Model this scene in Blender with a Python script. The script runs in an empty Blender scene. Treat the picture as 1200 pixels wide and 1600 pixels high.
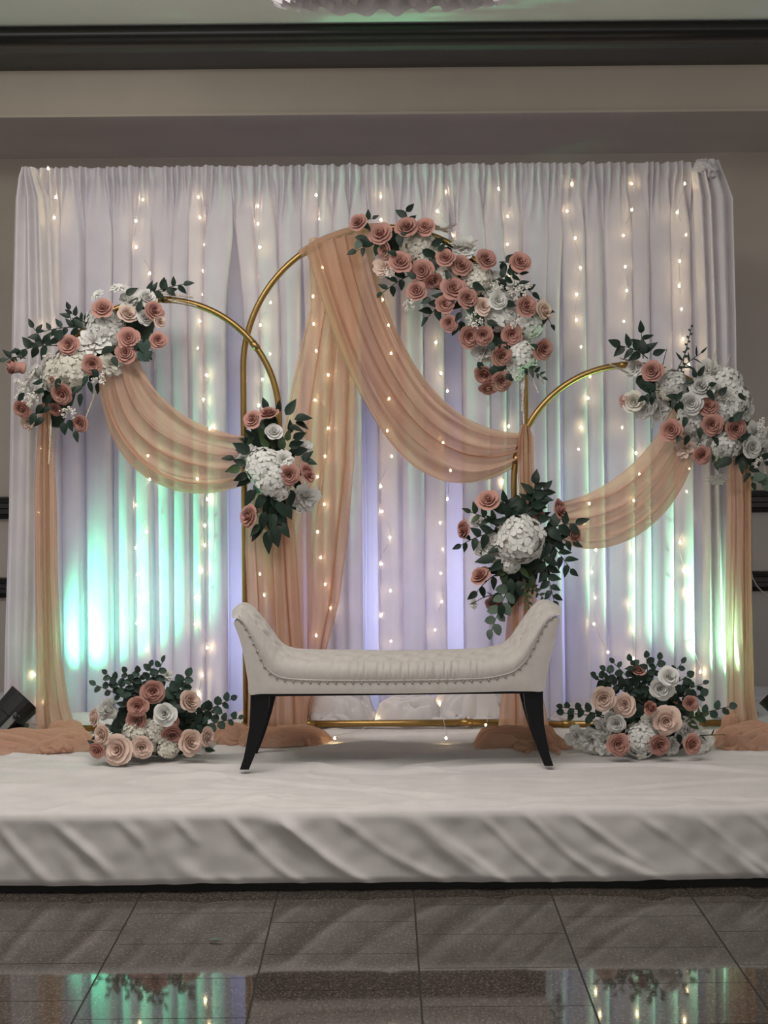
import bpy, math, random
from mathutils import Vector, Matrix, Quaternion, noise
R = random.Random(7)
SC = bpy.context.scene
COL = SC.collection
PI = math.pi

# ------------------------------------------------------------------ camera
F, H, X0, Y0 = 2400.0, 1.5, 600.0, 695.0      # focal length in px, eye height, principal point
ROLL = math.radians(0.5)
cam_d = bpy.data.cameras.new('camera')
cam_d.sensor_fit = 'VERTICAL'; cam_d.sensor_height = 36; cam_d.sensor_width = 27
cam_d.lens = F * 36 / 1600
cam_d.shift_y = (Y0 - 800) / 1600
cam = bpy.data.objects.new('camera', cam_d); COL.objects.link(cam)
cam.matrix_world = Matrix.Translation((0, 0, H)) @ Matrix.Rotation(PI / 2, 4, 'X') @ Matrix.Rotation(-ROLL, 4, 'Z')
SC.camera = cam

# ------------------------------------------------------------------ world, lamps, exposure
W = bpy.data.worlds.new('world'); SC.world = W; W.use_nodes = True
W.node_tree.nodes['Background'].inputs[0].default_value = (1.0, 0.955, 0.91, 1)
W.node_tree.nodes['Background'].inputs[1].default_value = 0.43

def area(name, loc, target, size, power, col, spread=180):
    d = bpy.data.lights.new(name, 'AREA'); d.shape = 'RECTANGLE'; d.size, d.size_y = size
    d.energy = power; d.color = col; d.spread = math.radians(spread)
    o = bpy.data.objects.new(name, d); COL.objects.link(o); o.location = loc
    o.rotation_euler = (Vector(target) - Vector(loc)).to_track_quat('-Z', 'Y').to_euler()
    return o
area('hall_ceiling_light', (-0.7, 4.45, 3.28), (-0.55, 4.85, 0), (3.2, 1.1), 66, (1.0, 0.955, 0.91))
area('curtain_back_light', (0, 7.75, 0.6), (0, 6.9, 0.95), (3.0, 0.3), 14, (0.64, 0.66, 1.0), 120)

SC.view_settings.view_transform = 'Standard'; SC.view_settings.look = 'None'
SC.view_settings.gamma = 1; SC.view_settings.use_curve_mapping = False
SC.view_settings.exposure = 0.55
SC.cycles.transparent_max_bounces = 10
SC.cycles.max_bounces = 5; SC.cycles.diffuse_bounces = 3; SC.cycles.glossy_bounces = 3

# ------------------------------------------------------------------ helpers
_ca, _sa = math.cos(ROLL), math.sin(ROLL)
def P(x, y, D):
    """a point of the photograph at distance D in front of the camera"""
    u, v = x - X0, Y0 - y
    return Vector(((u * _ca + v * _sa) * D / F, D, H + (-u * _sa + v * _ca) * D / F))
STAGE = 0.276
def on_stage(x, y, z=0.0):
    """the point of the stage top seen at pixel (x, y)"""
    u, v = x - X0, Y0 - y
    sv = -u * _sa + v * _ca
    return P(x, y, (STAGE + z - H) * F / sv)

def mesh(name, verts, faces, mat=None, smooth=True):
    m = bpy.data.meshes.new(name); m.from_pydata([tuple(v) for v in verts], [], faces); m.update()
    if mat is not None: m.materials.append(mat)
    if smooth: m.polygons.foreach_set('use_smooth', [True] * len(m.polygons))
    return m
def link(name, m, parent=None, mw=None):
    o = bpy.data.objects.new(name, m); COL.objects.link(o)
    if parent is not None:
        o.parent = parent
        if parent.type == 'EMPTY': o.matrix_parent_inverse = Matrix.Translation(-parent.location)
        else: o.matrix_parent_inverse = parent.matrix_basis.inverted()
    if mw is not None: o.matrix_basis = mw
    return o
def mk(name, verts, faces, mat, parent=None, smooth=True):
    return link(name, mesh(name, verts, faces, mat, smooth), parent)
def thing(name, label, cat, loc, group=None):
    o = bpy.data.objects.new(name, None); COL.objects.link(o); o.empty_display_size = .05
    o.location = loc; return tag(o, label, cat, group)
def tag(o, label, cat, group=None):
    o['label'] = label; o['category'] = cat
    if group: o['group'] = group
    return o
def struct(o, label=None):
    o['kind'] = 'structure'
    if label: o['label'] = label
    return o

class MB:
    """collects vertices and faces of one mesh"""
    def __init__(s): s.v = []; s.f = []
    def add(s, vs, fs):
        n = len(s.v); s.v += [Vector(v) for v in vs]; s.f += [tuple(i + n for i in f) for f in fs]
    def box(s, a, b):
        x0, y0, z0 = a; x1, y1, z1 = b
        s.add([(x0,y0,z0),(x1,y0,z0),(x1,y1,z0),(x0,y1,z0),(x0,y0,z1),(x1,y0,z1),(x1,y1,z1),(x0,y1,z1)],
              [(0,3,2,1),(4,5,6,7),(0,1,5,4),(1,2,6,5),(2,3,7,6),(3,0,4,7)])
    def grid(s, fn, nu, nv, wrapu=False):
        n = len(s.v)
        for j in range(nv + 1):
            for i in range(nu + (0 if wrapu else 1)):
                s.v.append(Vector(fn(i / nu, j / nv)))
        w = nu if wrapu else nu + 1
        for j in range(nv):
            for i in range(nu):
                i2 = (i + 1) % w if wrapu else i + 1
                s.f.append((n + j*w + i, n + j*w + i2, n + (j+1)*w + i2, n + (j+1)*w + i))
    def tube(s, pts, rad, k=8, cap=True):
        pts = [Vector(p) for p in pts]; n = len(s.v); N = len(pts)
        t0 = (pts[1] - pts[0]).normalized()
        up = Vector((0, 0, 1)) if abs(t0.z) < .9 else Vector((0, 1, 0))
        a = t0.cross(up).normalized()
        for i, p in enumerate(pts):
            t = (pts[min(i+1, N-1)] - pts[max(i-1, 0)]).normalized()
            a = (a - t * a.dot(t)).normalized(); b = t.cross(a)
            r = rad(i / (N-1)) if callable(rad) else rad
            for j in range(k):
                th = 2*PI*j/k; s.v.append(p + a*(r*math.cos(th)) + b*(r*math.sin(th)))
        for i in range(N-1):
            for j in range(k):
                s.f.append((n+i*k+j, n+i*k+(j+1)%k, n+(i+1)*k+(j+1)%k, n+(i+1)*k+j))
        if cap:
            s.f.append(tuple(n+j for j in range(k))[::-1]); s.f.append(tuple(n+(N-1)*k+j for j in range(k)))
    def ball(s, c, r, nu=8, nv=6, sq=(1,1,1)):
        c = Vector(c); n = len(s.v)
        for j in range(1, nv):
            ph = PI*j/nv
            for i in range(nu):
                th = 2*PI*i/nu
                s.v.append(c + Vector((r*sq[0]*math.sin(ph)*math.cos(th), r*sq[1]*math.sin(ph)*math.sin(th), r*sq[2]*math.cos(ph))))
        top = len(s.v); s.v.append(c + Vector((0,0,r*sq[2]))); bot = len(s.v); s.v.append(c - Vector((0,0,r*sq[2])))
        for j in range(nv-2):
            for i in range(nu):
                s.f.append((n+j*nu+i, n+(j+1)*nu+i, n+(j+1)*nu+(i+1)%nu, n+j*nu+(i+1)%nu))
        for i in range(nu):
            s.f.append((top, n+i, n+(i+1)%nu)); k = n+(nv-2)*nu
            s.f.append((bot, k+(i+1)%nu, k+i))
    def build(s, name, mat, parent=None, smooth=True): return mk(name, s.v, s.f, mat, parent, smooth)
    def mesh(s, name, mat, smooth=True): return mesh(name, s.v, s.f, mat, smooth)

def bez(p, t):
    a, b, c, d = p; u = 1 - t
    return Vector(a)*u*u*u + Vector(b)*3*u*u*t + Vector(c)*3*u*t*t + Vector(d)*t*t*t
def poly(pts, t):
    """point on a polyline by arc length, smoothed with Catmull-Rom"""
    n = len(pts) - 1; x = max(0, min(.99999, t)) * n; i = int(x); f = x - i
    p0 = Vector(pts[max(i-1, 0)]); p1 = Vector(pts[i]); p2 = Vector(pts[i+1]); p3 = Vector(pts[min(i+2, n)])
    return .5 * ((2*p1) + (p2-p0)*f + (2*p0-5*p1+4*p2-p3)*f*f + (3*p1-p0-3*p2+p3)*f*f*f)
def sm(a, b, x):
    t = max(0, min(1, (x-a)/(b-a))); return t*t*(3-2*t)
def nz(x, y=0, z=0): return noise.noise(Vector((x, y, z)))

# ------------------------------------------------------------------ materials
def new_mat(name):
    m = bpy.data.materials.new(name); m.use_nodes = True
    nt = m.node_tree; nt.nodes.clear(); out = nt.nodes.new('ShaderNodeOutputMaterial')
    return m, nt, out
def pbr(name, col, rough=.6, metal=0, var=0, scale=20, bump=0, bscale=80, spec=.5, objvar=0, sheen=0, dist=.002):
    m, nt, out = new_mat(name)
    b = nt.nodes.new('ShaderNodeBsdfPrincipled'); nt.links.new(b.outputs[0], out.inputs[0])
    b.inputs['Base Color'].default_value = (*col, 1); b.inputs['Roughness'].default_value = rough
    b.inputs['Metallic'].default_value = metal; b.inputs['Specular IOR Level'].default_value = spec
    if sheen: b.inputs['Sheen Weight'].default_value = sheen
    tc = nt.nodes.new('ShaderNodeTexCoord')
    if var or objvar:
        hs = nt.nodes.new('ShaderNodeHueSaturation'); hs.inputs['Color'].default_value = (*col, 1)
        mr = nt.nodes.new('ShaderNodeMapRange')
        if var:
            n = nt.nodes.new('ShaderNodeTexNoise'); n.inputs['Scale'].default_value = scale; n.inputs['Detail'].default_value = 5
            nt.links.new(tc.outputs['Object'], n.inputs['Vector']); src = n.outputs['Fac']; a = var
        else:
            oi = nt.nodes.new('ShaderNodeObjectInfo'); src = oi.outputs['Random']; a = objvar
        mr.inputs['To Min'].default_value = 1-a; mr.inputs['To Max'].default_value = 1+a
        if var: mr.inputs['From Min'].default_value = .3; mr.inputs['From Max'].default_value = .7
        nt.links.new(src, mr.inputs['Value']); nt.links.new(mr.outputs[0], hs.inputs['Value'])
        nt.links.new(hs.outputs[0], b.inputs['Base Color'])
    if bump:
        n2 = nt.nodes.new('ShaderNodeTexNoise'); n2.inputs['Scale'].default_value = bscale; n2.inputs['Detail'].default_value = 4
        nt.links.new(tc.outputs['Object'], n2.inputs['Vector'])
        bp = nt.nodes.new('ShaderNodeBump'); bp.inputs['Strength'].default_value = bump; bp.inputs['Distance'].default_value = dist
        nt.links.new(n2.outputs['Fac'], bp.inputs['Height']); nt.links.new(bp.outputs[0], b.inputs['Normal'])
    return m
def fabric(name, col, transl=.4, transp=0.0, tcol=None, weave=600):
    """cloth: diffuse + translucent, thinned by a transparent share for sheers"""
    m, nt, out = new_mat(name); L = nt.links.new
    d = nt.nodes.new('ShaderNodeBsdfDiffuse'); t = nt.nodes.new('ShaderNodeBsdfTranslucent')
    tc = nt.nodes.new('ShaderNodeTexCoord'); n = nt.nodes.new('ShaderNodeTexNoise'); n.inputs['Scale'].default_value = 9
    n.inputs['Detail'].default_value = 2; L(tc.outputs['Object'], n.inputs['Vector'])
    hs = nt.nodes.new('ShaderNodeHueSaturation'); hs.inputs['Color'].default_value = (*col, 1)
    mr = nt.nodes.new('ShaderNodeMapRange'); mr.inputs['From Min'].default_value = .3; mr.inputs['From Max'].default_value = .7
    mr.inputs['To Min'].default_value = .95; mr.inputs['To Max'].default_value = 1.04
    L(n.outputs['Fac'], mr.inputs['Value']); L(mr.outputs[0], hs.inputs['Value'])
    L(hs.outputs[0], d.inputs[0]); t.inputs[0].default_value = (*(tcol or col), 1)
    mx = nt.nodes.new('ShaderNodeMixShader'); mx.inputs[0].default_value = transl
    L(d.outputs[0], mx.inputs[1]); L(t.outputs[0], mx.inputs[2])
    last = mx
    if transp:
        tp = nt.nodes.new('ShaderNodeBsdfTransparent'); tp.inputs[0].default_value = (*[min(1, .35 + .65*c/max(col)) for c in col], 1)
        m2 = nt.nodes.new('ShaderNodeMixShader'); m2.inputs[0].default_value = transp
        L(mx.outputs[0], m2.inputs[1]); L(tp.outputs[0], m2.inputs[2]); last = m2
    L(last.outputs[0], out.inputs[0])
    return m
def emit(name, col, s):
    m, nt, out = new_mat(name); e = nt.nodes.new('ShaderNodeEmission')
    e.inputs[0].default_value = (*col, 1); e.inputs[1].default_value = s; nt.links.new(e.outputs[0], out.inputs[0]); return m

M = dict(
    wall=pbr('wall_paint', (.47, .41, .335), .85, var=.05, scale=3),
    soffit=pbr('soffit_paint', (.50, .44, .365), .85, var=.04, scale=3),
    darkbrown=pbr('dark_recess_paint', (.065, .060, .050), .6, var=.1, scale=4),
    blackwood=pbr('black_wood_trim', (.012, .011, .010), .35),
    ceiling=pbr('ceiling_green_spill', (.86, .93, .86), .9, var=.03, scale=2),  # white ceiling; the green light spill is put into its colour
    grout=pbr('dark_grout', (.018, .016, .015), .8),
    stageblack=pbr('stage_black', (.006, .006, .006), .8),
    cloth=fabric('white_stage_cloth', (.60, .565, .55), .03),
    liner=fabric('bluish_light_liner_fabric', (.66, .66, .76), .45),  # white liner; its lavender tint stands in for bluish light in the folds
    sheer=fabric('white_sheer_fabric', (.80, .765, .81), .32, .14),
    muslin=fabric('white_end_drape_fabric', (.80, .765, .785), .3, .03),
    chiffon=fabric('peach_chiffon', (.665, .45, .335), .40, .28, (.76, .53, .41)),
    chiffon2=fabric('thin_peach_chiffon', (.72, .50, .385), .45, .42, (.77, .55, .43)),
    gold=pbr('brushed_gold', (.34, .215, .075), .36, 1.0, var=.08, scale=30),
    velvet=pbr('ivory_velvet', (.455, .418, .39), .8, var=.05, scale=25, bump=.15, bscale=300, sheen=.25),
    ebony=pbr('black_painted_wood', (.006, .006, .007), .45, spec=.2),
    nail=pbr('aged_silver_nailhead', (.36, .33, .30), .3, .9),
    pink=pbr('dusty_pink_petal', (.50, .265, .222), .75, objvar=.10, spec=.2),
    blush=pbr('blush_petal', (.74, .56, .475), .75, objvar=.07, spec=.2),
    white=pbr('white_petal', (.70, .69, .655), .75, objvar=.06, spec=.2),
    cream=pbr('cream_petal', (.67, .64, .555), .75, objvar=.06, spec=.2),
    centre=pbr('flower_centre', (.32, .34, .10), .8),
    leaf=pbr('dark_green_leaf', (.012, .027, .017), .5, objvar=.35, spec=.3),
    leaf2=pbr('mid_green_leaf', (.034, .060, .020), .5, objvar=.3, spec=.4),
    euc=pbr('eucalyptus_leaf', (.026, .050, .038), .6, objvar=.3, spec=.3),
    sage=pbr('sage_leaf', (.11, .15, .115), .7, objvar=.15, spec=.2),
    stem=pbr('stem_green', (.035, .045, .02), .7),
    twig=pbr('dark_twig', (.03, .022, .018), .8),
    pampas=pbr('pampas_plume', (.74, .66, .55), .9),
    gyp=pbr('white_filler_spray', (.78, .74, .68), .8),
    wire=pbr('clear_wire', (.55, .54, .50), .4),
    bulb=emit('warm_white_led', (1.0, .76, .40), 42),
    plastic=pbr('black_plastic', (.010, .011, .012), .45),
    lens=emit('green_led_lens', (.10, 1.0, .50), 6),
    steel=pbr('grey_bracket', (.35, .36, .37), .4, .6),
)
def granite():
    m, nt, out = new_mat('speckled_granite'); L = nt.links.new
    b = nt.nodes.new('ShaderNodeBsdfPrincipled'); L(b.outputs[0], out.inputs[0])
    b.inputs['Roughness'].default_value = .045; b.inputs['IOR'].default_value = 1.6
    tc = nt.nodes.new('ShaderNodeTexCoord'); oi = nt.nodes.new('ShaderNodeObjectInfo')
    mp = nt.nodes.new('ShaderNodeMapping'); L(tc.outputs['Object'], mp.inputs[0]); mp.inputs['Scale'].default_value = (1, .8, 1)
    v = nt.nodes.new('ShaderNodeTexVoronoi'); v.inputs['Scale'].default_value = 230; L(mp.outputs[0], v.inputs['Vector'])
    n = nt.nodes.new('ShaderNodeTexNoise'); n.inputs['Scale'].default_value = 120; n.inputs['Detail'].default_value = 4; L(mp.outputs[0], n.inputs['Vector'])
    cr = nt.nodes.new('ShaderNodeValToRGB'); e = cr.color_ramp.elements
    e[0].position = .0; e[0].color = (.020, .017, .015, 1); e[1].position = 1; e[1].color = (.20, .165, .145, 1)
    k = cr.color_ramp.elements.new(.45); k.color = (.050, .041, .035, 1); k = cr.color_ramp.elements.new(.72); k.color = (.082, .066, .056, 1)
    sp = nt.nodes.new('ShaderNodeSeparateColor'); L(v.outputs['Color'], sp.inputs[0])
    mx = nt.nodes.new('ShaderNodeMath'); mx.operation = 'MULTIPLY_ADD'; mx.inputs[1].default_value = .62
    L(sp.outputs[0], mx.inputs[0])
    m3 = nt.nodes.new('ShaderNodeMath'); m3.operation = 'MULTIPLY'; m3.inputs[1].default_value = .42; L(n.outputs['Fac'], m3.inputs[0]); L(m3.outputs[0], mx.inputs[2])
    L(mx.outputs[0], cr.inputs[0])
    hs = nt.nodes.new('ShaderNodeHueSaturation'); L(cr.outputs[0], hs.inputs['Color'])
    mr = nt.nodes.new('ShaderNodeMapRange'); mr.inputs['To Min'].default_value = .9; mr.inputs['To Max'].default_value = 1.12
    L(oi.outputs['Random'], mr.inputs['Value']); L(mr.outputs[0], hs.inputs['Value']); L(hs.outputs[0], b.inputs['Base Color'])
    return m
M['granite'] = granite()

# ------------------------------------------------------------------ setting: floor, wall, stepped soffit, ceiling
b = MB(); b.box((-6, -2, -.05), (6, 9, -.0018)); fl = struct(b.build('floor', M['grout'], None, False), 'dark polished granite tile floor')
TW, TD = .457, .302
cols = {-3: 4.70, -2: 4.769, -1: 4.633, 0: 4.832, 1: 4.70, 2: 4.865, 3: 4.706, 4: 4.80}
tm = MB(); g = .0022; e = .0005
x0, x1, y0, y1 = g, TW-g, g*.6, TD-g*.6
tm.add([(x0,y0,-.002),(x1,y0,-.002),(x1,y1,-.002),(x0,y1,-.002),(x0,y0,-e),(x1,y0,-e),(x1,y1,-e),(x0,y1,-e),
        (x0+e,y0+e,0),(x1-e,y0+e,0),(x1-e,y1-e,0),(x0+e,y1-e,0)],
       [(8,9,10,11),(0,1,5,4),(1,2,6,5),(2,3,7,6),(3,0,4,7),(4,5,9,8),(5,6,10,9),(6,7,11,10),(7,4,8,11)])
tile_m = tm.mesh('floor_tile', M['granite'], False)
tile_m.materials.append(M['grout'])
for p_ in tile_m.polygons: p_.material_index = 0 if p_.index == 0 else 1
for c in range(-6, 8):
    off = cols.get(c, 4.7 + .15*(c % 2))
    for r in range(-6, 3):
        link('floor_tile', tile_m, fl, Matrix.Translation((.087 - TW + c*TW, off + r*TD, 0)))
# tiles farther than the picture reaches: one joined part
b = MB()
for c in range(-6, 8):
    off = cols.get(c, 4.7 + .15*(c % 2))
    for r in list(range(-20, -6)) + list(range(3, 13)):
        o = Vector((.087 - TW + c*TW, off + r*TD, 0)); b.add([v + o for v in tm.v], tm.f)
o = b.build('floor_tile_field', M['granite'], fl, False); o['kind'] = 'stuff'; o.data.materials.append(M['grout'])
for p_ in o.data.polygons: p_.material_index = 0 if p_.index % 9 == 0 else 1

WD = 8.2
b = MB(); b.box((-6, WD, 0), (6, WD+.1, 3.4)); struct(b.build('wall_back', M['wall'], None, False), 'taupe painted back wall')
def zat(y, D): return H + (Y0 - y) * D / F
z1 = zat(243, WD); d1 = (z1 - H) * F / (Y0 - 180)
z2 = zat(106, d1); d2 = (z2 - H) * F / (Y0 - 60)
z3 = zat(34, d2)
b = MB(); b.box((-6, d1, z1), (6, WD, z2+.02)); struct(b.build('trim_1', M['soffit'], None, False), 'taupe lower soffit above the curtain')
b = MB(); b.box((-6, d1-.02, z1), (6, d1, z1+.012)); struct(b.build('trim_2', M['soffit'], None, False), 'thin lip along the lower soffit edge')
b = MB(); b.box((-6, d2+.06, z2), (6, WD, z2+.3)); struct(b.build('trim_3', M['darkbrown'], None, False), 'dark brown upper soffit')
b = MB()   # rounded black cornice
prof = [(0, 0), (-.035, .006), (-.055, .022), (-.06, .045), (-.05, .07), (-.02, z3-z2), (.05, z3-z2+.02), (.05, 0)]
n = len(prof)
b.add([(x, d2+.06+a, z2-.004+c) for x in (-6, 6) for a, c in prof], [(i, (i+1) % n, n+(i+1) % n, n+i) for i in range(n)])
struct(b.build('trim_4', M['blackwood'], None, True), 'rounded black cornice under the ceiling')
b = MB(); b.box((-6, -2, z3), (6, d2+.07, z3+.05)); struct(b.build('ceiling', M['ceiling'], None, False), 'ceiling with green light spill in its colour')
for k, (ya, yb) in enumerate(((767, 802), (893, 925), (1085, 1120))):
    za, zb = zat(ya+4, WD), zat(yb+4, WD); b = MB(); h = za-zb
    prof = [(0, 0), (-.03, .004), (-.036, h*.2), (-.024, h*.25), (-.024, h*.45), (-.04, h*.5), (-.04, h*.7), (-.026, h*.75), (-.03, h-.005), (0, h)]
    n = len(prof)
    b.add([(x, WD+a, zb+c) for x in (-6, 6) for a, c in prof], [(i, (i+1) % n, n+(i+1) % n, n+i) for i in range(n)])
    struct(b.build('trim_%d' % (5+k), M['blackwood'], None, False), 'black moulded rail along the back wall')

# ------------------------------------------------------------------ stage and its cloth
SX, SF, SB = 2.05, 5.165, 7.65
b = MB(); b.box((-SX, SF+.022, .0), (SX, SB, STAGE-.012))
st = tag(b.build('stage_platform', M['stageblack'], None, False), 'low black stage platform hidden under the white cloth', 'stage')
def cloth_pt(u, v):
    x = (-1 + 2*u) * (SX + .02)
    ltop = SB - SF; lf = STAGE - .050; s = v * (ltop + lf)
    if v > .999: s = ltop + lf
    wob = .012*nz(x*2.1, 7.7)
    if s < ltop - .02:
        y = SB - s
        fade = 1
        w = .007*nz(x*2.2, y*5, 1) + .006*abs(nz(x*1.1 + y*2.2, y*7.0, 4)) + .0035*nz(x*7, y*16, 9)
        r1 = abs(nz(x*.9 + 3, y*3.6 + .8*nz(x*1.3, y), 2)); w += .013*max(0, 1 - r1*11)
        r2 = abs(nz(x*2.1 + y*1.3 + 9, y*6.5 - x*1.2, 6)); w += .008*max(0, 1 - r2*8)*sm(.0, .3, nz(x*1.5, y*1.5, 77) + .2)
        w -= .004
        return (x, y + wob*sm(SF+.5, SF, y), STAGE + max(-.009, w)*fade)
    t = (s - (ltop - .02)) / (lf + .02)           # front face
    a = min(1, t*9) * PI/2
    y = SF - .012*math.sin(a) + wob; z = STAGE - (t*(lf+.02)) - .003
    k = sm(0, .25, t)
    lean_ = .17 + .12*math.sin(x*1.3 + .9); tt = t**1.2
    ph1 = 2.3*(x - lean_*tt) + .5*nz(x*1.1, t*.4, 5); ph2 = 5.1*(x - (lean_ + .05)*tt) + .6*nz(x*1.9, t*.5, 12)
    f1 = max(0, math.sin(2*PI*ph1))**5*(.55 + .9*nz(x*1.3, t*1.3, 31)); f2 = max(0, math.sin(2*PI*ph2))**3.5*(.4 + 1.1*nz(x*2.3, t*1.7, 41))
    y -= k*(.022*max(0, f1) + .015*max(0, f2) + .010*nz(x*3.1, t*1.6, 8) + .004*nz(x*15, t*4, 2)) - .006
    z += .014*nz(x*1.2, 55)*t + .008*t*sm(0, 1, f1)
    if t > .93: y += .012*(t-.93)/.07
    return (x, min(y, SF + .016), z)
b = MB(); b.grid(cloth_pt, 520, 300)
tag(b.build('stage_cloth', M['cloth']), 'wrinkled white cloth covering the stage top and front', 'cloth')

# ------------------------------------------------------------------ curtain backdrop
CT = 258   # pixel row of the curtain head
def pleats(xa, xb, D, ztop, zbot, npl, amp, seed, mat, name, parent=None, flare=0.0, header=True, nz_rows=44, cpp=22, low=None):
    """a hanging pleated panel from xa to xb (metres)"""
    rr = random.Random(seed); N = npl
    ws = [rr.uniform(.5, 1.6) for _ in range(N)]; tot = sum(ws); edges = [0]
    for w in ws: edges.append(edges[-1] + w/tot)
    amps = [rr.uniform(.55, 1.15) for _ in range(N)]
    def phase(t):
        t = max(0, min(.999999, t))
        for i in range(N):
            if t < edges[i+1]: return i, (t - edges[i])/(edges[i+1]-edges[i])
        return N-1, .9999
    hh = .055
    def fn(u, v):
        # rows: header ruffle, then the drop
        v2 = v**1.7
        z = ztop + (zbot - ztop)*v2
        drop = (ztop - z)
        uu = u + .012*nz(u*6, z*.7, seed) * sm(.05, .6, drop)
        i, f = phase(uu)
        s = 1.7*math.sin(2*PI*f + .7*math.sin(2*PI*f)); s = math.tanh(s)*amps[i]
        soft = .25*nz(u*N*.9, z*.5, seed+3) + .10*nz(u*N*3.1, z*.4, seed+7)
        k = sm(.03, .35, drop)
        nf = (xb-xa)/.036; fine = math.sin(2*PI*(u*nf + .9*nz(u*nf*.4, 1, seed) + .25*nz(u*nf, z*9, seed)))*.6 + .5*nz(u*nf*1.6, z*7, seed+1)
        y = amp*((s + soft)*(.35 + .65*sm(.0, 1.2, drop))*k + fine*.62*(1-k))
        if header and drop < .10:                       # rod pocket: pinched under the rod
            y -= .012*math.sin(PI*min(1, drop/.075)) ; z += .012*nz(u*nf*.8, 9, seed)*(1 - drop/.1)
        kk = sm(.03, .75, drop) if low else 0; xl, xr = (xa + (low[0]-xa)*kk, xb + (low[1]-xb)*kk) if low else (xa, xb)
        x = xl + (xr-xl)*u + .55*amp*math.cos(2*PI*f)*k*amps[i]
        x += flare*(u-.5)*sm(.3, 2.4, drop)
        y -= .03*sm(2.15, 2.45, drop)*(.5 + nz(u*9, 2, seed))
        return (x, D + y, max(z, STAGE + .004 + .004*nz(u*20, 1)))
    b = MB(); b.grid(fn, max(N*cpp, int((xb-xa)/.004)), nz_rows)
    return b.build(name, mat, parent)
def X(px, D): return P(px, 700, D).x
ztop = zat(258, 6.87); zb = STAGE + .004
# pole frame
D = 6.9
fr = thing('curtain_stand', 'metal pole stand carrying the white curtain backdrop', 'curtain stand', (0, D, STAGE))
b = MB(); b.tube([(X(40, D), D, ztop-.045), (X(1120, D), D, ztop-.045)], .016, 10); b.build('crossbar', M['steel'], fr)
for px in (48, 1112):
    b = MB(); b.tube([(X(px, D), D+.06, STAGE), (X(px, D), D+.06, ztop-.02)], .02, 10); b.build('upright', M['steel'], fr)
    b = MB(); b.box((X(px, D)-.2, D-.0, STAGE), (X(px, D)+.2, D+.4, STAGE+.008)); b.build('base_plate', M['steel'], fr, False)
# liner
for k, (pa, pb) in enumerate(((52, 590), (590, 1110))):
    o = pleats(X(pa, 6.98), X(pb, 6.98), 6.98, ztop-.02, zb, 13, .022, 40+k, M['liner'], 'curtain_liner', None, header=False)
    tag(o, 'opaque white lining curtain with bluish light in its colour, behind the sheers, %s half' % ('left' if k == 0 else 'right'), 'curtain', 'white lining curtains')
# sheers: gaps between the panels let the liner show
DS = 6.86
panels = [(58, 294, 58, 287, 7, 'leftmost sheer white curtain panel, beside the left end drape'),
          (290, 364, 295, 345, 2, 'narrow sheer white curtain panel left of where the two gold arches cross'),
          (360, 468, 379, 464, 3, 'sheer white curtain panel behind the left leg of the tall arch'),
          (464, 574, 474, 556, 4, 'sheer white curtain panel behind the peach tail of the tall arch'),
          (570, 702, 584, 690, 3, 'sheer white curtain panel in the very middle, above the bench seat'),
          (698, 878, 713, 868, 5, 'sheer white curtain panel behind the rose garland of the tall arch'),
          (872, 1104, 874, 1104, 7, 'rightmost sheer white curtain panel, behind the short right arch')]
sheers = []
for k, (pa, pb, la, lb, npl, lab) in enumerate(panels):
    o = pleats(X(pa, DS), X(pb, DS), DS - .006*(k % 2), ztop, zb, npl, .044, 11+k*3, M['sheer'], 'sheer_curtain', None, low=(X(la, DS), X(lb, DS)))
    tag(o, lab, 'curtain', 'sheer white backdrop panels'); sheers.append(o)

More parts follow.
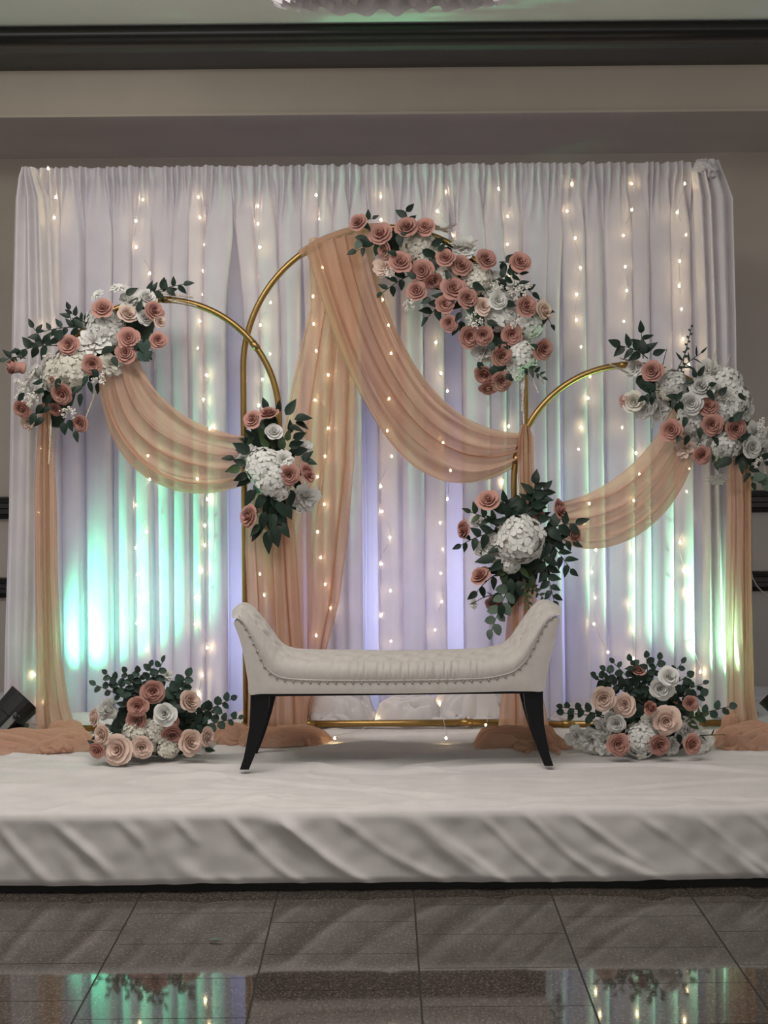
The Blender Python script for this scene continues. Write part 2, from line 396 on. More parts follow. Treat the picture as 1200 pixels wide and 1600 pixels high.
def crumple(name, mat, cx, cy, a, b_, h, seed, parent=None, nu=170, nv=96, base=STAGE, fr=1.0, flat=.22):
    """a heap of fallen cloth: folds run along and around the heap"""
    rn = random.Random(seed*7+1); folds = []
    for k in range(int(14 + 130*a)):
        folds.append((rn.uniform(-.75, .75)*a, rn.uniform(.3, .8)*a + .03, rn.uniform(-.72, .72)*b_, rn.uniform(.006, .022), rn.uniform(7, 20), rn.uniform(0, 6), rn.uniform(.007, .019), h*rn.uniform(.35, 1.0), rn.uniform(-.45, .45)))
    def fn(u, v):
        x = (u*2-1); y = (v*2-1)
        r = math.hypot(x, y) if True else 0
        m = max(abs(x), abs(y))
        if r > 0: x, y = x*m/r, y*m/r                     # square to disc
        rr = m
        edge = 1 + .16*nz(math.atan2(y, x)*1.3, seed, 3) + .06*nz(math.atan2(y, x)*4, seed, 8)
        wx, wy = cx + x*a*edge, cy + y*b_*edge
        z = 0.0
        for (fx, hl, fy, am, fq, ph, w, hh, sl) in folds:
            dx = (wx - cx - fx)/hl
            if abs(dx) >= 1: continue
            yc = cy + fy + sl*(wx-cx-fx) + am*math.sin(fq*wx + ph)
            slope = sl + am*fq*math.cos(fq*wx + ph)
            tp = math.sqrt(1-dx*dx); d = abs(wy-yc)/math.sqrt(1+slope*slope)/(w*(.5+.5*tp))
            if d < 1: z = max(z, hh*tp*(1-d*d)**.6)
        z = z*min(1, (1-rr)*6)*.8 + .40*h*max(0, 1-rr**2)*(1 + .6*nz(wx*9, wy*9, seed))
        if rr > .93: z *= math.sqrt(max(0, (1-rr)/.07))
        return (wx, wy, base + .004 + .012*min(1, (1-rr)*12) + z)
    b = MB(); b.grid(fn, nu, nv)
    for k in range(int(7 + 34*a)):                       # rolled folds lying on the heap
        th = rn.uniform(-.5, .5) + (PI/2 if rn.random() < .15 else 0); px_, py_ = cx + rn.uniform(-.72, .72)*a, cy + rn.uniform(-.85, .6)*b_
        ln = rn.uniform(.05, .13)*(.6 + 1.4*a); am = rn.uniform(.006, .02); fq = rn.uniform(1.0, 2.4); ph = rn.uniform(0, 6); r0 = rn.uniform(.008, .017)*(h/.055)**.5
        pts = []
        for i in range(19):
            t = i/9 - 1; qx = px_ + t*ln*math.cos(th) - am*math.sin(fq*PI*t+ph)*math.sin(th); qy = py_ + t*ln*math.sin(th) + am*math.sin(fq*PI*t+ph)*math.cos(th)
            ee = max(0, 1 - ((qx-cx)/a)**2 - ((qy-cy)/b_)**2)
            pts.append((qx, qy, base + .004 + r0*.55 + .50*h*ee + .004*math.sin(5*t+ph)))
        b.tube(pts, lambda t: r0*(.25 + .75*math.sin(PI*min(1, max(0, t)))**.6)*(1 + .25*math.sin(9*t+ph)), 10)
    return b.build(name, mat, parent)

# hem cloth lying behind the arch bars, one heap per panel
for k, (pxc, aw, h) in enumerate(((180, .33, .03), (320, .1, .04), (420, .14, .05), (530, .17, .13), (640, .16, .10), (740, .19, .14), (985, .36, .06))):
    c = on_stage(pxc, 1122); c2 = crumple('hem_heap', M['muslin'], c.x, 6.80, aw, .14, h, 3+k*5, sheers[k], fr=.8)

# end drapes wrapped round the poles
def end_drape(pxs, D, name, lab, seed, knot):
    root = thing(name, lab, 'curtain', P((pxs[-1][1]+pxs[-1][2])/2, 1125, D))
    rr = random.Random(seed); ph = rr.uniform(0, 6)
    def fn(u, v):
        x = v*(len(pxs)-1); i = min(len(pxs)-2, int(x)); f = x-i; f = f*f*(3-2*f)
        y = pxs[i][0]*(1-f)+pxs[i+1][0]*f; l = pxs[i][1]*(1-f)+pxs[i+1][1]*f; r = pxs[i][2]*(1-f)+pxs[i+1][2]*f
        p = P(l + (r-l)*u, y, D)
        arc = -.05*math.sin(PI*u)*(.6 + .4*v)
        fold = .024*math.sin(2*PI*(3.3*u + .3*nz(u*3, v*1.5, seed)) + ph)*(.45 + .55*sm(0, .3, v)) + .006*nz(u*8, v*2, seed)
        p.y += arc + fold; p.z = max(p.z, STAGE+.004); return p
    b = MB(); b.grid(fn, 80, 40); b.build('drape', M['muslin'], root)
    if knot:
        kb = MB()
        c = P(*knot)
        def kf(u, v):
            th = 2*PI*u; ph_ = PI*v
            d = Vector((math.sin(ph_)*math.cos(th), math.sin(ph_)*math.sin(th), math.cos(ph_)))
            rad = .62 + .55*(1-abs(nz(d.x*2.2+seed, d.y*2.2, d.z*2.2))*2.4) + .16*nz(d.x*5, d.y*5, d.z*5+seed)
            return c + Vector((d.x*.052, d.y*.045, d.z*.040 - .02*d.x))*rad
        kb.grid(kf, 48, 30, True); kb.build('knot', M['muslin'], root)
    return root
end_drape([(262, 32, 56), (275, 28, 62), (310, 22, 78), (500, 17, 88), (800, 12, 84), (1000, 6, 84), (1127, 4, 86)], 6.82, 'end_drape',
          'white drape hanging over the left end of the backdrop', 4, None)
end_drape([(250, 1088, 1122), (268, 1080, 1128), (310, 1084, 1143), (500, 1092, 1148), (800, 1098, 1152), (1000, 1098, 1160), (1127, 1096, 1185)], 6.82, 'end_drape',
          'white drape knotted over the right end of the backdrop', 9, (1105, 266, 6.8))

# ------------------------------------------------------------------ gold arches
def arch(cx, cy, rad, D, lab, joints):
    base = on_stage(cx, 1137); c = P(cx, cy, D); r = rad*D/F
    root = thing('gold_arch', lab, 'arch', (c.x, D, STAGE), 'gold metal arches')
    zb_ = STAGE + .022
    hoop = [(c.x-r, D, zb_)] + [(c.x-r, D, zb_+(c.z-zb_)*k/6) for k in range(1, 6)]
    hoop += [(c.x - r*math.cos(PI*k/48), D, c.z + r*math.sin(PI*k/48)) for k in range(49)]
    hoop += [(c.x+r, D, zb_+(c.z-zb_)*k/6) for k in range(5, -1, -1)]
    b = MB(); b.tube(hoop, .0135, 12); b.build('hoop', M['gold'], root)
    b = MB(); b.tube([(c.x-r-.02, D, zb_), (c.x+r+.02, D, zb_)], .0145, 12); bar = b.build('base_bar', M['gold'], root)
    for s in (-.28, .28):
        b = MB(); b.tube([(c.x+s*r*2-.03, D, zb_), (c.x+s*r*2+.03, D, zb_)], .0162, 12); b.tube([(c.x+s*r*2, D, zb_+.012), (c.x+s*r*2, D, zb_+.024)], .004, 8)
        b.build('joint_sleeve', M['gold'], bar)
    for s in (-1, 1):
        b = MB(); b.box((c.x+s*r-.02, D-.16, STAGE+.004), (c.x+s*r+.02, D+.16, STAGE+.012)); b.build('foot', M['gold'], root, False)
    for dx, dy in joints:
        a = math.atan2(dy, dx); p = Vector((c.x + r*math.cos(a), D, c.z + r*math.sin(a))); t = Vector((-math.sin(a), 0, math.cos(a)))
        b = MB(); b.tube([p - t*.02, p, p + t*.02], .0155, 12); b.build('joint_sleeve', M['gold'], root)
    return root
DA, DL, DR = 6.63, 6.57, 6.57
arch(600, 575, 220, DA, 'tall gold arch in the middle, hung with the longest peach swag', [(-.51, .86), (.7, .7)])
arch(253, 651, 183, DL, 'gold arch on the left, overlapping the tall middle arch', [(.05, 1), (.8, .6)])
arch(986, 753, 183, DR, 'short gold arch on the right, lowest of the three', [(-.05, 1), (-.97, .2)])

# ------------------------------------------------------------------ peach chiffon
def swag(name, up, lo, D, parent, folds, amp, seed, belly=.05, nu=80, nv=130, mat=None, wd=0.0):
    """cloth spanning an upper and a lower edge curve (pixel beziers), pleated across"""
    def fn(u, v):
        t = u
        w_ = 2*PI*(folds*v + .55*nz(v*2.2, t*1.6, seed) + .25*t)
        edge = sm(0, .07, v)*sm(1, .93, v)
        vv = v + edge*(.22/folds)*math.sin(w_)*(.75 + .5*nz(v*3, t*1.2, seed+8)) + edge*.05*nz(v*4, t*1.1, seed+2)
        a = bez(up, t); c = bez(lo, t); p = a.lerp(c, vv)
        f = math.cos(w_); g = .30*math.sin(2*PI*(folds*2.3*v + .9*nz(v*3, t*2, seed+5)))
        q = P(p.x, p.y, D)
        q.y += amp*(f+g)*(.55+.45*math.sin(PI*t)) - belly*math.sin(PI*t)*math.sin(PI*min(1, v*.9+.05)) + wd*t
        q.z += .35*amp*g
        return q
    b = MB(); b.grid(fn, nu, nv); return b.build(name, mat or M['chiffon'], parent)
def fall(name, rows, D, parent, folds, amp, seed, nu=96, nv=40, lean=0.0, mat='chiffon'):
    """a hanging length of cloth; rows are (y, left, right) pixels from top to bottom"""
    rr = random.Random(seed); ph = rr.uniform(0, 6)
    def fn(u, v):
        x = v*(len(rows)-1); i = min(len(rows)-2, int(x)); f = x-i
        y = rows[i][0]*(1-f)+rows[i+1][0]*f; l = rows[i][1]*(1-f)+rows[i+1][1]*f; r = rows[i][2]*(1-f)+rows[i+1][2]*f
        w = 2*PI*(folds*u + .35*nz(u*2.5, v*1.3, seed)) + ph
        q = P(l + (r-l)*(u + sm(0, .12, u)*sm(1, .88, u)*(.20/folds)*math.cos(w)), y, D)
        s = math.sin(w); s = math.copysign(abs(s)**.7, s)
        q.y += amp*s + .4*amp*math.sin(2.6*w + 1) - .02*math.sin(PI*u) + lean*v
        q.z = max(q.z, STAGE+.01)
        return q
    b = MB(); b.grid(fn, nu, nv); return b.build(name, M[mat], parent)

# left arch
t = thing('chiffon_drape', 'peach chiffon swag and tails draped over the left gold arch', 'drape', (X(250, DL), DL, STAGE), 'peach chiffon drapes')
swag('swag', [(214, 556), (240, 625), (300, 672), (384, 682)], [(152, 590), (165, 745), (265, 800), (392, 756)], DL-.06, t, 4, .027, 3)
fall('tail', [(630, 66, 80), (700, 60, 86), (760, 57, 90), (900, 59, 92), (1020, 62, 98), (1100, 62, 112), (1150, 64, 130)], DL-.02, t, 2.4, .022, 5, lean=-.06)
fall('tail', [(770, 386, 455), (860, 384, 464), (960, 388, 470), (1060, 390, 478), (1155, 388, 482)], DL-.03, t, 3.2, .024, 6, lean=-.05)
c = on_stage(45, 1172); crumple('floor_pool', M['chiffon'], c.x-.02, c.y+.03, .29, .13, .058, 2, t, fr=1.25)
c = on_stage(105, 1158); crumple('floor_pool', M['chiffon'], c.x, c.y, .09, .07, .065, 21, t, 80, 50, fr=1.4)
c = on_stage(432, 1163); crumple('floor_pool', M['chiffon'], c.x+.02, c.y+.04, .2, .12, .045, 8, t, fr=1.3)
c = on_stage(352, 1160); crumple('floor_pool', M['chiffon'], c.x, c.y+.03, .12, .1, .055, 14, t, 80, 50, fr=1.3)
# tall arch
t = thing('chiffon_drape', 'long peach chiffon swag and sheer tail draped over the tall middle arch', 'drape', (X(600, DA), DA, STAGE), 'peach chiffon drapes')
swag('swag', [(580, 356), (592, 520), (690, 690), (832, 676)], [(476, 384), (548, 640), (655, 850), (826, 712)], DA-.05, t, 4.3, .032, 7, belly=.07, nv=150)
fall('tail', [(372, 482, 566), (480, 484, 560), (600, 456, 556), (720, 432, 554), (840, 402, 544), (940, 420, 530), (1030, 440, 506), (1100, 455, 488), (1140, 460, 480)], DA+.07, t, 3.4, .024, 8, mat='chiffon2')
b = MB()   # where the cloth rolls over the hoop
pts = []
for k in range(22):
    a = math.radians(126 - 33*k/21); cc = P(600, 575, DA); r = 220*DA/F
    pts.append((a, cc, r))
def over(u, v):
    a = math.radians(126 - 34*v); cc = P(600, 575, DA); r = 220*DA/F + .019*math.cos(2*PI*u) + .004*nz(v*14, u*3)
    return (cc.x + r*math.cos(a), DA + .030*math.sin(2*PI*u), cc.z + r*math.sin(a))
b.grid(over, 14, 40, True); b.build('hoop_wrap', M['chiffon'], t)
fall('tail', [(664, 815, 825), (684, 808, 833), (740, 808, 834), (800, 812, 836), (880, 800, 836), (980, 790, 836), (1060, 784, 840), (1152, 776, 860)], DA-.06, t, 2.6, .022, 12, lean=-.06)
c = on_stage(812, 1168); crumple('floor_pool', M['chiffon'], c.x, c.y+.03, .185, .12, .062, 31, t, fr=1.3)
# right arch
t = thing('chiffon_drape', 'peach chiffon swag and tail draped over the short right arch', 'drape', (X(986, DR), DR, STAGE), 'peach chiffon drapes')
swag('swag', [(1052, 636), (1000, 742), (930, 772), (868, 786)], [(1090, 700), (1062, 830), (955, 880), (880, 850)], DR-.06, t, 4, .027, 9)
fall('tail', [(690, 1140, 1166), (740, 1136, 1170), (800, 1136, 1171), (900, 1133, 1171), (1000, 1131, 1172), (1090, 1130, 1174), (1150, 1130, 1182)], DR-.02, t, 2.6, .022, 10, lean=-.06)
c = on_stage(1172, 1168); crumple('floor_pool', M['chiffon'], c.x+.02, c.y+.02, .16, .11, .07, 44, t, fr=1.2)
c = on_stage(1142, 1152); crumple('floor_pool', M['chiffon'], c.x, c.y, .045, .05, .09, 47, t, 40, 24, fr=1.4)

# ------------------------------------------------------------------ upholstered bench
DB = 5.74; BR = math.radians(1.0); BDEP = .40
bc = on_stage(621, 1205)
bench = bpy.data.objects.new('upholstered_bench', None); COL.objects.link(bench)
tag(bench, 'ivory tufted bench with flared arms and black splayed legs on the stage', 'bench')
BO = Vector((X(621, DB), DB + BDEP/2, STAGE))
def BL(x, y, d=0.0):
    """bench front-plane pixel -> bench-local point, d metres behind the front"""
    p = P(x, y - (x-621)*.0087*0, DB); return Vector((p.x - BO.x, -BDEP/2 + d, p.z - STAGE))
def bpart(mb, name, mat, smooth=True, parent=None):
    o = bpy.data.objects.new(name, mb.mesh(name, mat, smooth)); COL.objects.link(o); o.parent = parent or bench; return o
NL = [(372, 968), (380, 980), (389, 996), (397, 1012), (406, 1032), (415, 1049), (427, 1060), (444, 1066), (480, 1069), (540, 1070), (620, 1070), (700, 1069), (755, 1067), (780, 1063), (800, 1057), (813, 1047), (822, 1037), (830, 1022), (837, 1008), (845, 992), (854, 978), (866, 966)]
TL = [(360, 969), (370, 960), (382, 964), (393, 975), (406, 991), (418, 1008), (432, 1025), (450, 1034), (482, 1037), (540, 1038), (620, 1039), (700, 1038), (755, 1036), (778, 1033), (797, 1028), (810, 1018), (820, 1004), (829, 991), (838, 978), (848, 966), (862, 956), (878, 962)]
OL = [(364, 976), (369, 990), (374, 1004), (378, 1020), (382, 1042), (386, 1066), (389, 1087), (410, 1087), (480, 1087), (540, 1087), (620, 1087), (700, 1086), (755, 1085), (790, 1084), (825, 1084), (848, 1083), (853, 1062), (857, 1042), (862, 1022), (866, 1004), (870, 986), (874, 972)]
_tl = [0.0]
for _k in range(1, 401): _tl.append(_tl[-1] + (BL(*poly(TL, _k/400)[:]) - BL(*poly(TL, (_k-1)/400)[:])).length)
def t_len(u): x = max(0, min(399.999, u*400)); i = int(x); return _tl[i] + (_tl[i+1]-_tl[i])*(x-i)
def t_inv(s):
    for i in range(400):
        if _tl[i+1] >= s: return (i + (s-_tl[i])/max(1e-6, _tl[i+1]-_tl[i]))/400
    return 1.0
_nlen = [0.0]
for _k in range(1, 401): _nlen.append(_nlen[-1] + (BL(*poly(NL, _k/400)[:]) - BL(*poly(NL, (_k-1)/400)[:])).length)
def n_inv(fr):
    s = fr*_nlen[-1]
    for i in range(400):
        if _nlen[i+1] >= s: return (i + (s-_nlen[i])/max(1e-6, _nlen[i+1]-_nlen[i]))/400
    return 1.0
def tuft(s, w):
    """diamond tufting: s along the seat in metres, w across in metres"""
    px, pw = .128, .118
    best = 9
    i0 = round(s/px*2)
    for i in (i0-1, i0, i0+1):
        for j in range(-1, 3):
            cs = i*px/2; cw = (j + (.5 if i % 2 else 0))*pw + .02
            best = min(best, math.hypot(s-cs, w-cw))
    # creases join the buttons along the diagonals
    a = (s/px + w/pw); c = (s/px - w/pw)
    cr = min(abs(a-round(a)), abs(c-round(c)))
    return -.022*math.exp(-(best/.020)**2) - .011*math.exp(-(cr/.10)**2)
def cush(uu, v):
    u = t_inv(uu*_tl[-1])
    n_, t_ = poly(NL, u), poly(TL, u)
    n3, t3 = BL(n_.x, n_.y), BL(t_.x, t_.y)
    tn = BL(*poly(TL, min(1, u+.01))[:]) if False else None
    p2 = poly(TL, min(1, u+.012)); p1 = poly(TL, max(0, u-.012)); q2, q1 = BL(p2.x, p2.y), BL(p1.x, p1.y)
    tg = (q2-q1); tg.y = 0; tg.normalize(); nr = Vector((-tg.z, 0, tg.x))
    s = t_len(u)
    if v < .26:
        a = v/.26*PI/2; k = math.sin(a); back = (1-math.cos(a))*.045 - .014*math.sin(2*a)*1.0
        p = n3.lerp(t3, k); p.y += back
        fu = s/_tl[-1]; pl = .0085*math.sin(2*PI*fu*44 + 4*nz(fu*30, 2))*math.sin(a*2)*(.15 + .85*sm(.34, .42, fu)*sm(.76, .66, fu))*(.55+.6*nz(fu*26, 5))
        pl -= .006*math.exp(-((fu*15 - round(fu*15))/.07)**2)*math.sin(a)**2*sm(.15, .3, fu)*sm(.9, .75, fu)
        p += nr*pl + Vector((0, -abs(pl)*.8, 0))
        return p
    if v > .86:
        a = (1-v)/.14*PI/2; k = math.sin(a); back = BDEP - (1-math.cos(a))*.045
        p = n3.lerp(t3, k); p.y += back; return p
    w = (v-.26)/.60*(BDEP-.09)
    p = t3.copy(); p.y += .045 + w
    fade = min(1, w/.035)*min(1, (BDEP-.09-w)/.03)*sm(0, .06, u)*sm(1, .94, u)
    p += nr*(tuft(s, w)*fade + .014*math.sin(PI*w/(BDEP-.09)))
    return p
b = MB(); b.grid(cush, 420, 64)
cushion = bpart(b, 'tufted_cushion', M['velvet'])
b = MB()   # buttons
px_, pw_ = .128, .118
for i in range(1, 22):
    for j in range(0, 3):
        s = i*px_/2; w = (j + (.5 if i % 2 else 0))*pw_ + .02
        u = t_inv(s)
        if not (.06 < u < .94) or w > BDEP-.12 or w < .02: continue
        q = poly(TL, u); c = BL(q.x, q.y, .045+w); b.ball(c + Vector((0, 0, -.010)), .008, 8, 6, (1, 1, .6))
ob = bpart(b, 'tuft_buttons', M['velvet'], True, cushion); ob['kind'] = 'stuff'
b = MB()   # shell below the nail line
def shell(u, v):
    n_, o_ = poly(NL, u), poly(OL, u); p = n_.lerp(o_, v); return BL(p.x, p.y, -.002*math.sin(PI*v))
b.grid(shell, 150, 6)
b.grid(lambda u, v: shell(u, 1-v) + Vector((0, BDEP, 0)), 150, 6)
b.grid(lambda u, v: BL(*poly(OL, u)[:], v*BDEP), 150, 4)
bpart(b, 'upholstered_frame', M['velvet'])
b = MB()
for k in range(45):
    u = n_inv(.012 + .976*k/44); q = poly(NL, u); b.ball(BL(q.x, q.y, -.003), .0048, 8, 6, (1, .7, 1))
ob = bpart(b, 'nailhead_trim', M['nail']); ob['kind'] = 'stuff'
b = MB(); b.grid(lambda u, v: BL(*poly(NL, u)[:], -.002 + .004*math.cos(2*PI*v)) + Vector((0, 0, .0032*math.sin(2*PI*v)+.009)), 150, 6)
bpart(b, 'piping', M['velvet'])
p, q = BL(394, 1086, .012), BL(844, 1084, BDEP-.012)
b = MB(); b.box((p.x, p.y, BL(394, 1092).z), (q.x, q.y, BL(394, 1084).z)); bpart(b, 'underside_panel', M['ebony'], False)
legL = [(1086, 390, 420), (1110, 389.5, 418), (1140, 388, 411), (1170, 383, 402), (1190, 379, 395), (1209, 373, 387)]
for side in (-1, 1):
    for back in (0, 1):
        b = MB(); vs = []; n = len(legL)
        for (y, l, r) in legL:
            if side > 0: l, r = 1238 - r, 1238 - l     # mirrored about the bench centre
            z = STAGE
            d0 = .012 if not back else BDEP-.085 - .0*(y-1086)
            kk = (y-1086)/123*.008
            for (x, d) in ((l, d0+kk), (r, d0+kk), (r, d0+.035-kk), (l, d0+.035-kk)):
                v = BL(x, y); v.y = -BDEP/2 + d; v.x += .012*back; vs.append(v)
        zmin = min(v.z for v in vs); 
        for v in vs: v.z = v.z - (zmin-.004)*sm(.3, 0, v.z)
        fs = [(4*i+j, 4*i+(j+1) % 4, 4*i+4+(j+1) % 4, 4*i+4+j) for i in range(n-1) for j in range(4)] + [(3,2,1,0), tuple(4*(n-1)+j for j in range(4))]
        b.add(vs, fs); bpart(b, 'leg', M['ebony'], False)
bench.location = BO + Vector((0, 0, .008)); bench.rotation_euler = (0, 0, BR)

# ------------------------------------------------------------------ flowers: shared meshes
def petal(b, th0, span, rb, rt, zb_, zt, curl, rr, nu=6, nv=5, ruff=0.0, lob=.16, spiral=.06):
    ph = rr.uniform(0, 6)
    def fn(u, v):
        a = u*2-1
        bb = v*(1 - lob*abs(a)**3)
        th = th0 + a*span*(.75 + .25*bb)
        r = rb + (rt-rb)*(bb**1.3); z = zb_ + (zt-zb_)*bb
        e = max(0, bb-.62)/.38
        r += curl*e*e; z -= .55*curl*e*e*e
        r += ruff*math.sin(4*a+ph)*bb + spiral*a*rt
        return (r*math.cos(th), r*math.sin(th), z)
    b.grid(fn, nu, nv)
def rose_mesh(name, mat, seed, openness=1.0, ruff=.02):
    rr = random.Random(seed); b = MB()
    #          n   rim    z rim  span  curl
    layers = [(2, .11, .60, 1.7, .03), (3, .25, .58, 1.30, .07), (3, .42, .50, 1.25, .11), (4, .62, .32, 1.0, .16), (5, .80, .08, .86, .20)]
    if openness < .8: layers = [(2, .10, .92, 1.5, .01), (3, .2, .92, 1.15, .03), (3, .31, .86, 1.2, .05), (4, .42, .74, .95, .08), (5, .53, .55, .8, .12)]
    off = rr.uniform(0, 6); b.ball((0, 0, .05), .2, 8, 6, (.5, .5, 1.9)); b.ball((0, 0, -.38), .5, 10, 6, (1, 1, .5))
    for k, (n, rt, zt, span, curl) in enumerate(layers):
        off += .9
        for i in range(n):
            th = off + 2*PI*i/n + rr.uniform(-.15, .15)
            petal(b, th, span*rr.uniform(.95, 1.12), rt*.62, rt*rr.uniform(.94, 1.06), -.45 + .02*k, zt*rr.uniform(.93, 1.05), curl*rr.uniform(.7, 1.4), rr, ruff=ruff*(.3+rt))
    return b.mesh(name, mat)
def ruffle_mesh(name, mat, seed):
    rr = random.Random(seed); b = MB()
    for k, (n, rt, zt, span, curl) in enumerate([(4, .3, .45, .7, .1), (5, .5, .42, .7, .1), (6, .7, .3, .62, .2), (7, .9, .12, .6, .3), (7, 1.0, -.1, .6, .3)]):
        for i in range(n):
            petal(b, 2*PI*i/n + k + rr.uniform(-.3, .3), span*rr.uniform(.9, 1.2), .05, rt*rr.uniform(.85, 1.1), -.35, zt*rr.uniform(.7, 1.2), curl*.6, rr, 8, 4, .09, .25, .03)
    return b.mesh(name, mat)
def hydrangea_mesh(name, mat, seed, n=46):
    rr = random.Random(seed); b = MB(); b.ball((0, 0, 0), .84, 14, 10, (1, 1, .82))
    for i in range(n):
        z = 1 - (i+.5)/n*1.5; r = math.sqrt(max(0, 1-z*z)); th = i*2.39996 + rr.uniform(-.2, .2)
        nrm = Vector((r*math.cos(th), r*math.sin(th), z)).normalized()
        c = Vector((nrm.x, nrm.y, nrm.z*.85))*rr.uniform(.86, 1.02)
        nrm = (nrm + Vector((rr.uniform(-.3, .3), rr.uniform(-.3, .3), rr.uniform(-.2, .3)))).normalized()
        q = nrm.to_track_quat('Z', 'Y') @ Quaternion((0, 0, 1), rr.uniform(0, 2)); s = rr.uniform(.27, .36)
        for k in range(4):
            a = PI/2*k; d = Vector((math.cos(a), math.sin(a), 0)); e = Vector((-d.y, d.x, 0))
            loc = [Vector((0, 0, 0)), d*.5+e*.42+Vector((0,0,.14)), d*.95+e*.30+Vector((0,0,.05)), d*1.08+Vector((0,0,.0)), d*.95-e*.30+Vector((0,0,.05)), d*.5-e*.42+Vector((0,0,.14)), d*.55+Vector((0,0,.10))]
            b.add([c + q @ (v*s) for v in loc], [(0,1,6),(1,2,6),(2,3,6),(3,4,6),(4,5,6),(5,0,6)])
    return b.mesh(name, mat)
def daisy_mesh(name, mat, seed):
    rr = random.Random(seed); b = MB()
    for k, (n, r, z) in enumerate(((13, 1.0, -.05), (11, .85, .12), (8, .55, .26))):
        for i in range(n):
            a = 2*PI*i/n + k*.3 + rr.uniform(-.1, .1); d = Vector((math.cos(a), math.sin(a), 0)); e = Vector((-d.y, d.x, 0)); rl = r*rr.uniform(.85, 1.1)
            b.add([d*.08+e*.04, d*rl*.55+e*.16+Vector((0,0,z)), d*rl+e*.09+Vector((0,0,z-.06)), d*rl*1.05+Vector((0,0,z-.1)), d*rl-e*.09+Vector((0,0,z-.06)), d*rl*.55-e*.16+Vector((0,0,z)), d*.08-e*.04, d*rl*.6+Vector((0,0,z-.05))],
                  [(0,1,7),(1,2,7),(2,3,7),(3,4,7),(4,5,7),(5,6,7),(6,0,7)])
    b.ball((0, 0, .06), .2, 8, 6, (1, 1, .6))
    return b.mesh(name, mat)
def plume_mesh(name, mat, seed, n=260):
    """unit-long feathery plume along +Z"""
    rr = random.Random(seed); b = MB(); b.tube([(0,0,0), (.01,0,.5), (.03,0,1)], .008, 5)
    for i in range(n):
        z = rr.random()**.8; th = rr.uniform(0, 6.28); l = rr.uniform(.12, .26)*(1.15-.7*z)
        d = Vector((math.cos(th), math.sin(th), 0)); p0 = Vector((.02*z, 0, z)); p1 = p0 + d*l*.5 + Vector((0,0,l*.55)); p2 = p0 + d*l*.95 + Vector((0,0,l*.7))
        e = Vector((-d.y, d.x, 0))*.034
        b.add([p0-e, p0+e, p1+e*1.2, p1-e*1.2, p2], [(0,1,2,3), (3,2,4)])
    return b.mesh(name, mat)
def spray_mesh(name, mat, seed, n=63):
    """unit-wide spray of tiny blossoms, along +Z"""
    rr = random.Random(seed); b = MB()
    for i in range(7):
        a = rr.uniform(0, 6.28); d = Vector((math.cos(a)*.5, math.sin(a)*.5, rr.uniform(.5, 1.0))); b.tube([(0,0,0), d*.5+Vector((0,0,.05)), d], .012, 4)
        for k in range(n//7):
            p = d*rr.uniform(.55, 1.05) + Vector((rr.uniform(-.17, .17), rr.uniform(-.17, .17), rr.uniform(-.15, .15)))
            b.tube([d*.6, p], .007, 3, False); b.ball(p, rr.uniform(.05, .085), 5, 4)
    return b.mesh(name, mat)
def leaf_mesh(name, mat, w, tip, seed, fold=.25, droop=.2):
    """unit-long leaf along +Y, upper side +Z"""
    b = MB(); n = 6; vs = []
    for i in range(n+1):
        t = i/n; ww = w*(math.sin(PI*t**(.75 if tip else .9)))**(.9 if tip else .6)*(1 if not tip else (1-.25*t)); ww = max(ww, .004)
        z = -droop*t*t + .03*math.sin(5*t+seed)
        vs += [(-ww, t, z + fold*ww), (0, t, z), (ww, t, z + fold*ww*.8)]
    b.add(vs, [(3*i, 3*i+1, 3*i+4, 3*i+3) for i in range(n)] + [(3*i+1, 3*i+2, 3*i+5, 3*i+4) for i in range(n)])
    return b.mesh(name, mat)
RM = {}
for mname in ('pink', 'blush', 'white', 'cream'):
    RM[mname] = [rose_mesh('rose', M[mname], 5*k+len(mname)) for k in range(3)]
    RM[mname+'_bud'] = [rose_mesh('rosebud', M[mname], 50+k, .5) for k in range(2)]
RM['ruffle'] = [ruffle_mesh('ruffled_blossom', M['white'], 3+k) for k in range(2)]
RM['ruffle_cream'] = [ruffle_mesh('ruffled_blossom', M['cream'], 13+k) for k in range(2)]
RM['ruffle_blush'] = [ruffle_mesh('ruffled_blossom', M['blush'], 23)]
RM['hyd'] = [hydrangea_mesh('hydrangea', M['white'], 3+k) for k in range(2)]
RM['hyd_cream'] = [hydrangea_mesh('hydrangea', M['cream'], 9+k) for k in range(2)]
RM['daisy'] = [daisy_mesh('daisy', M['white'], 2)]
RM['plume'] = [plume_mesh('pampas_plume', M['pampas'], 2+k) for k in range(2)]
RM['plume_white'] = [plume_mesh('pampas_plume', M['gyp'], 12+k) for k in range(2)]
RM['spray'] = [spray_mesh('filler_spray', M['gyp'], 2+k) for k in range(2)]
LM = {'l': [leaf_mesh('leaf', M['leaf'], .30, True, k, .3, .12+.1*k) for k in range(3)],
      'm': [leaf_mesh('leaf', M['leaf2'], .28, True, k, .3, .15) for k in range(2)],
      'e': [leaf_mesh('leaf', M['euc'], .40, False, k, .25, .1) for k in range(2)],
      's': [leaf_mesh('leaf', M['sage'], .36, False, k, .25, .2) for k in range(2)],
      'n': [leaf_mesh('leaf', M['leaf'], .12, True, k, .3, .15) for k in range(2)]}
CAM = Vector((0, 0, H))
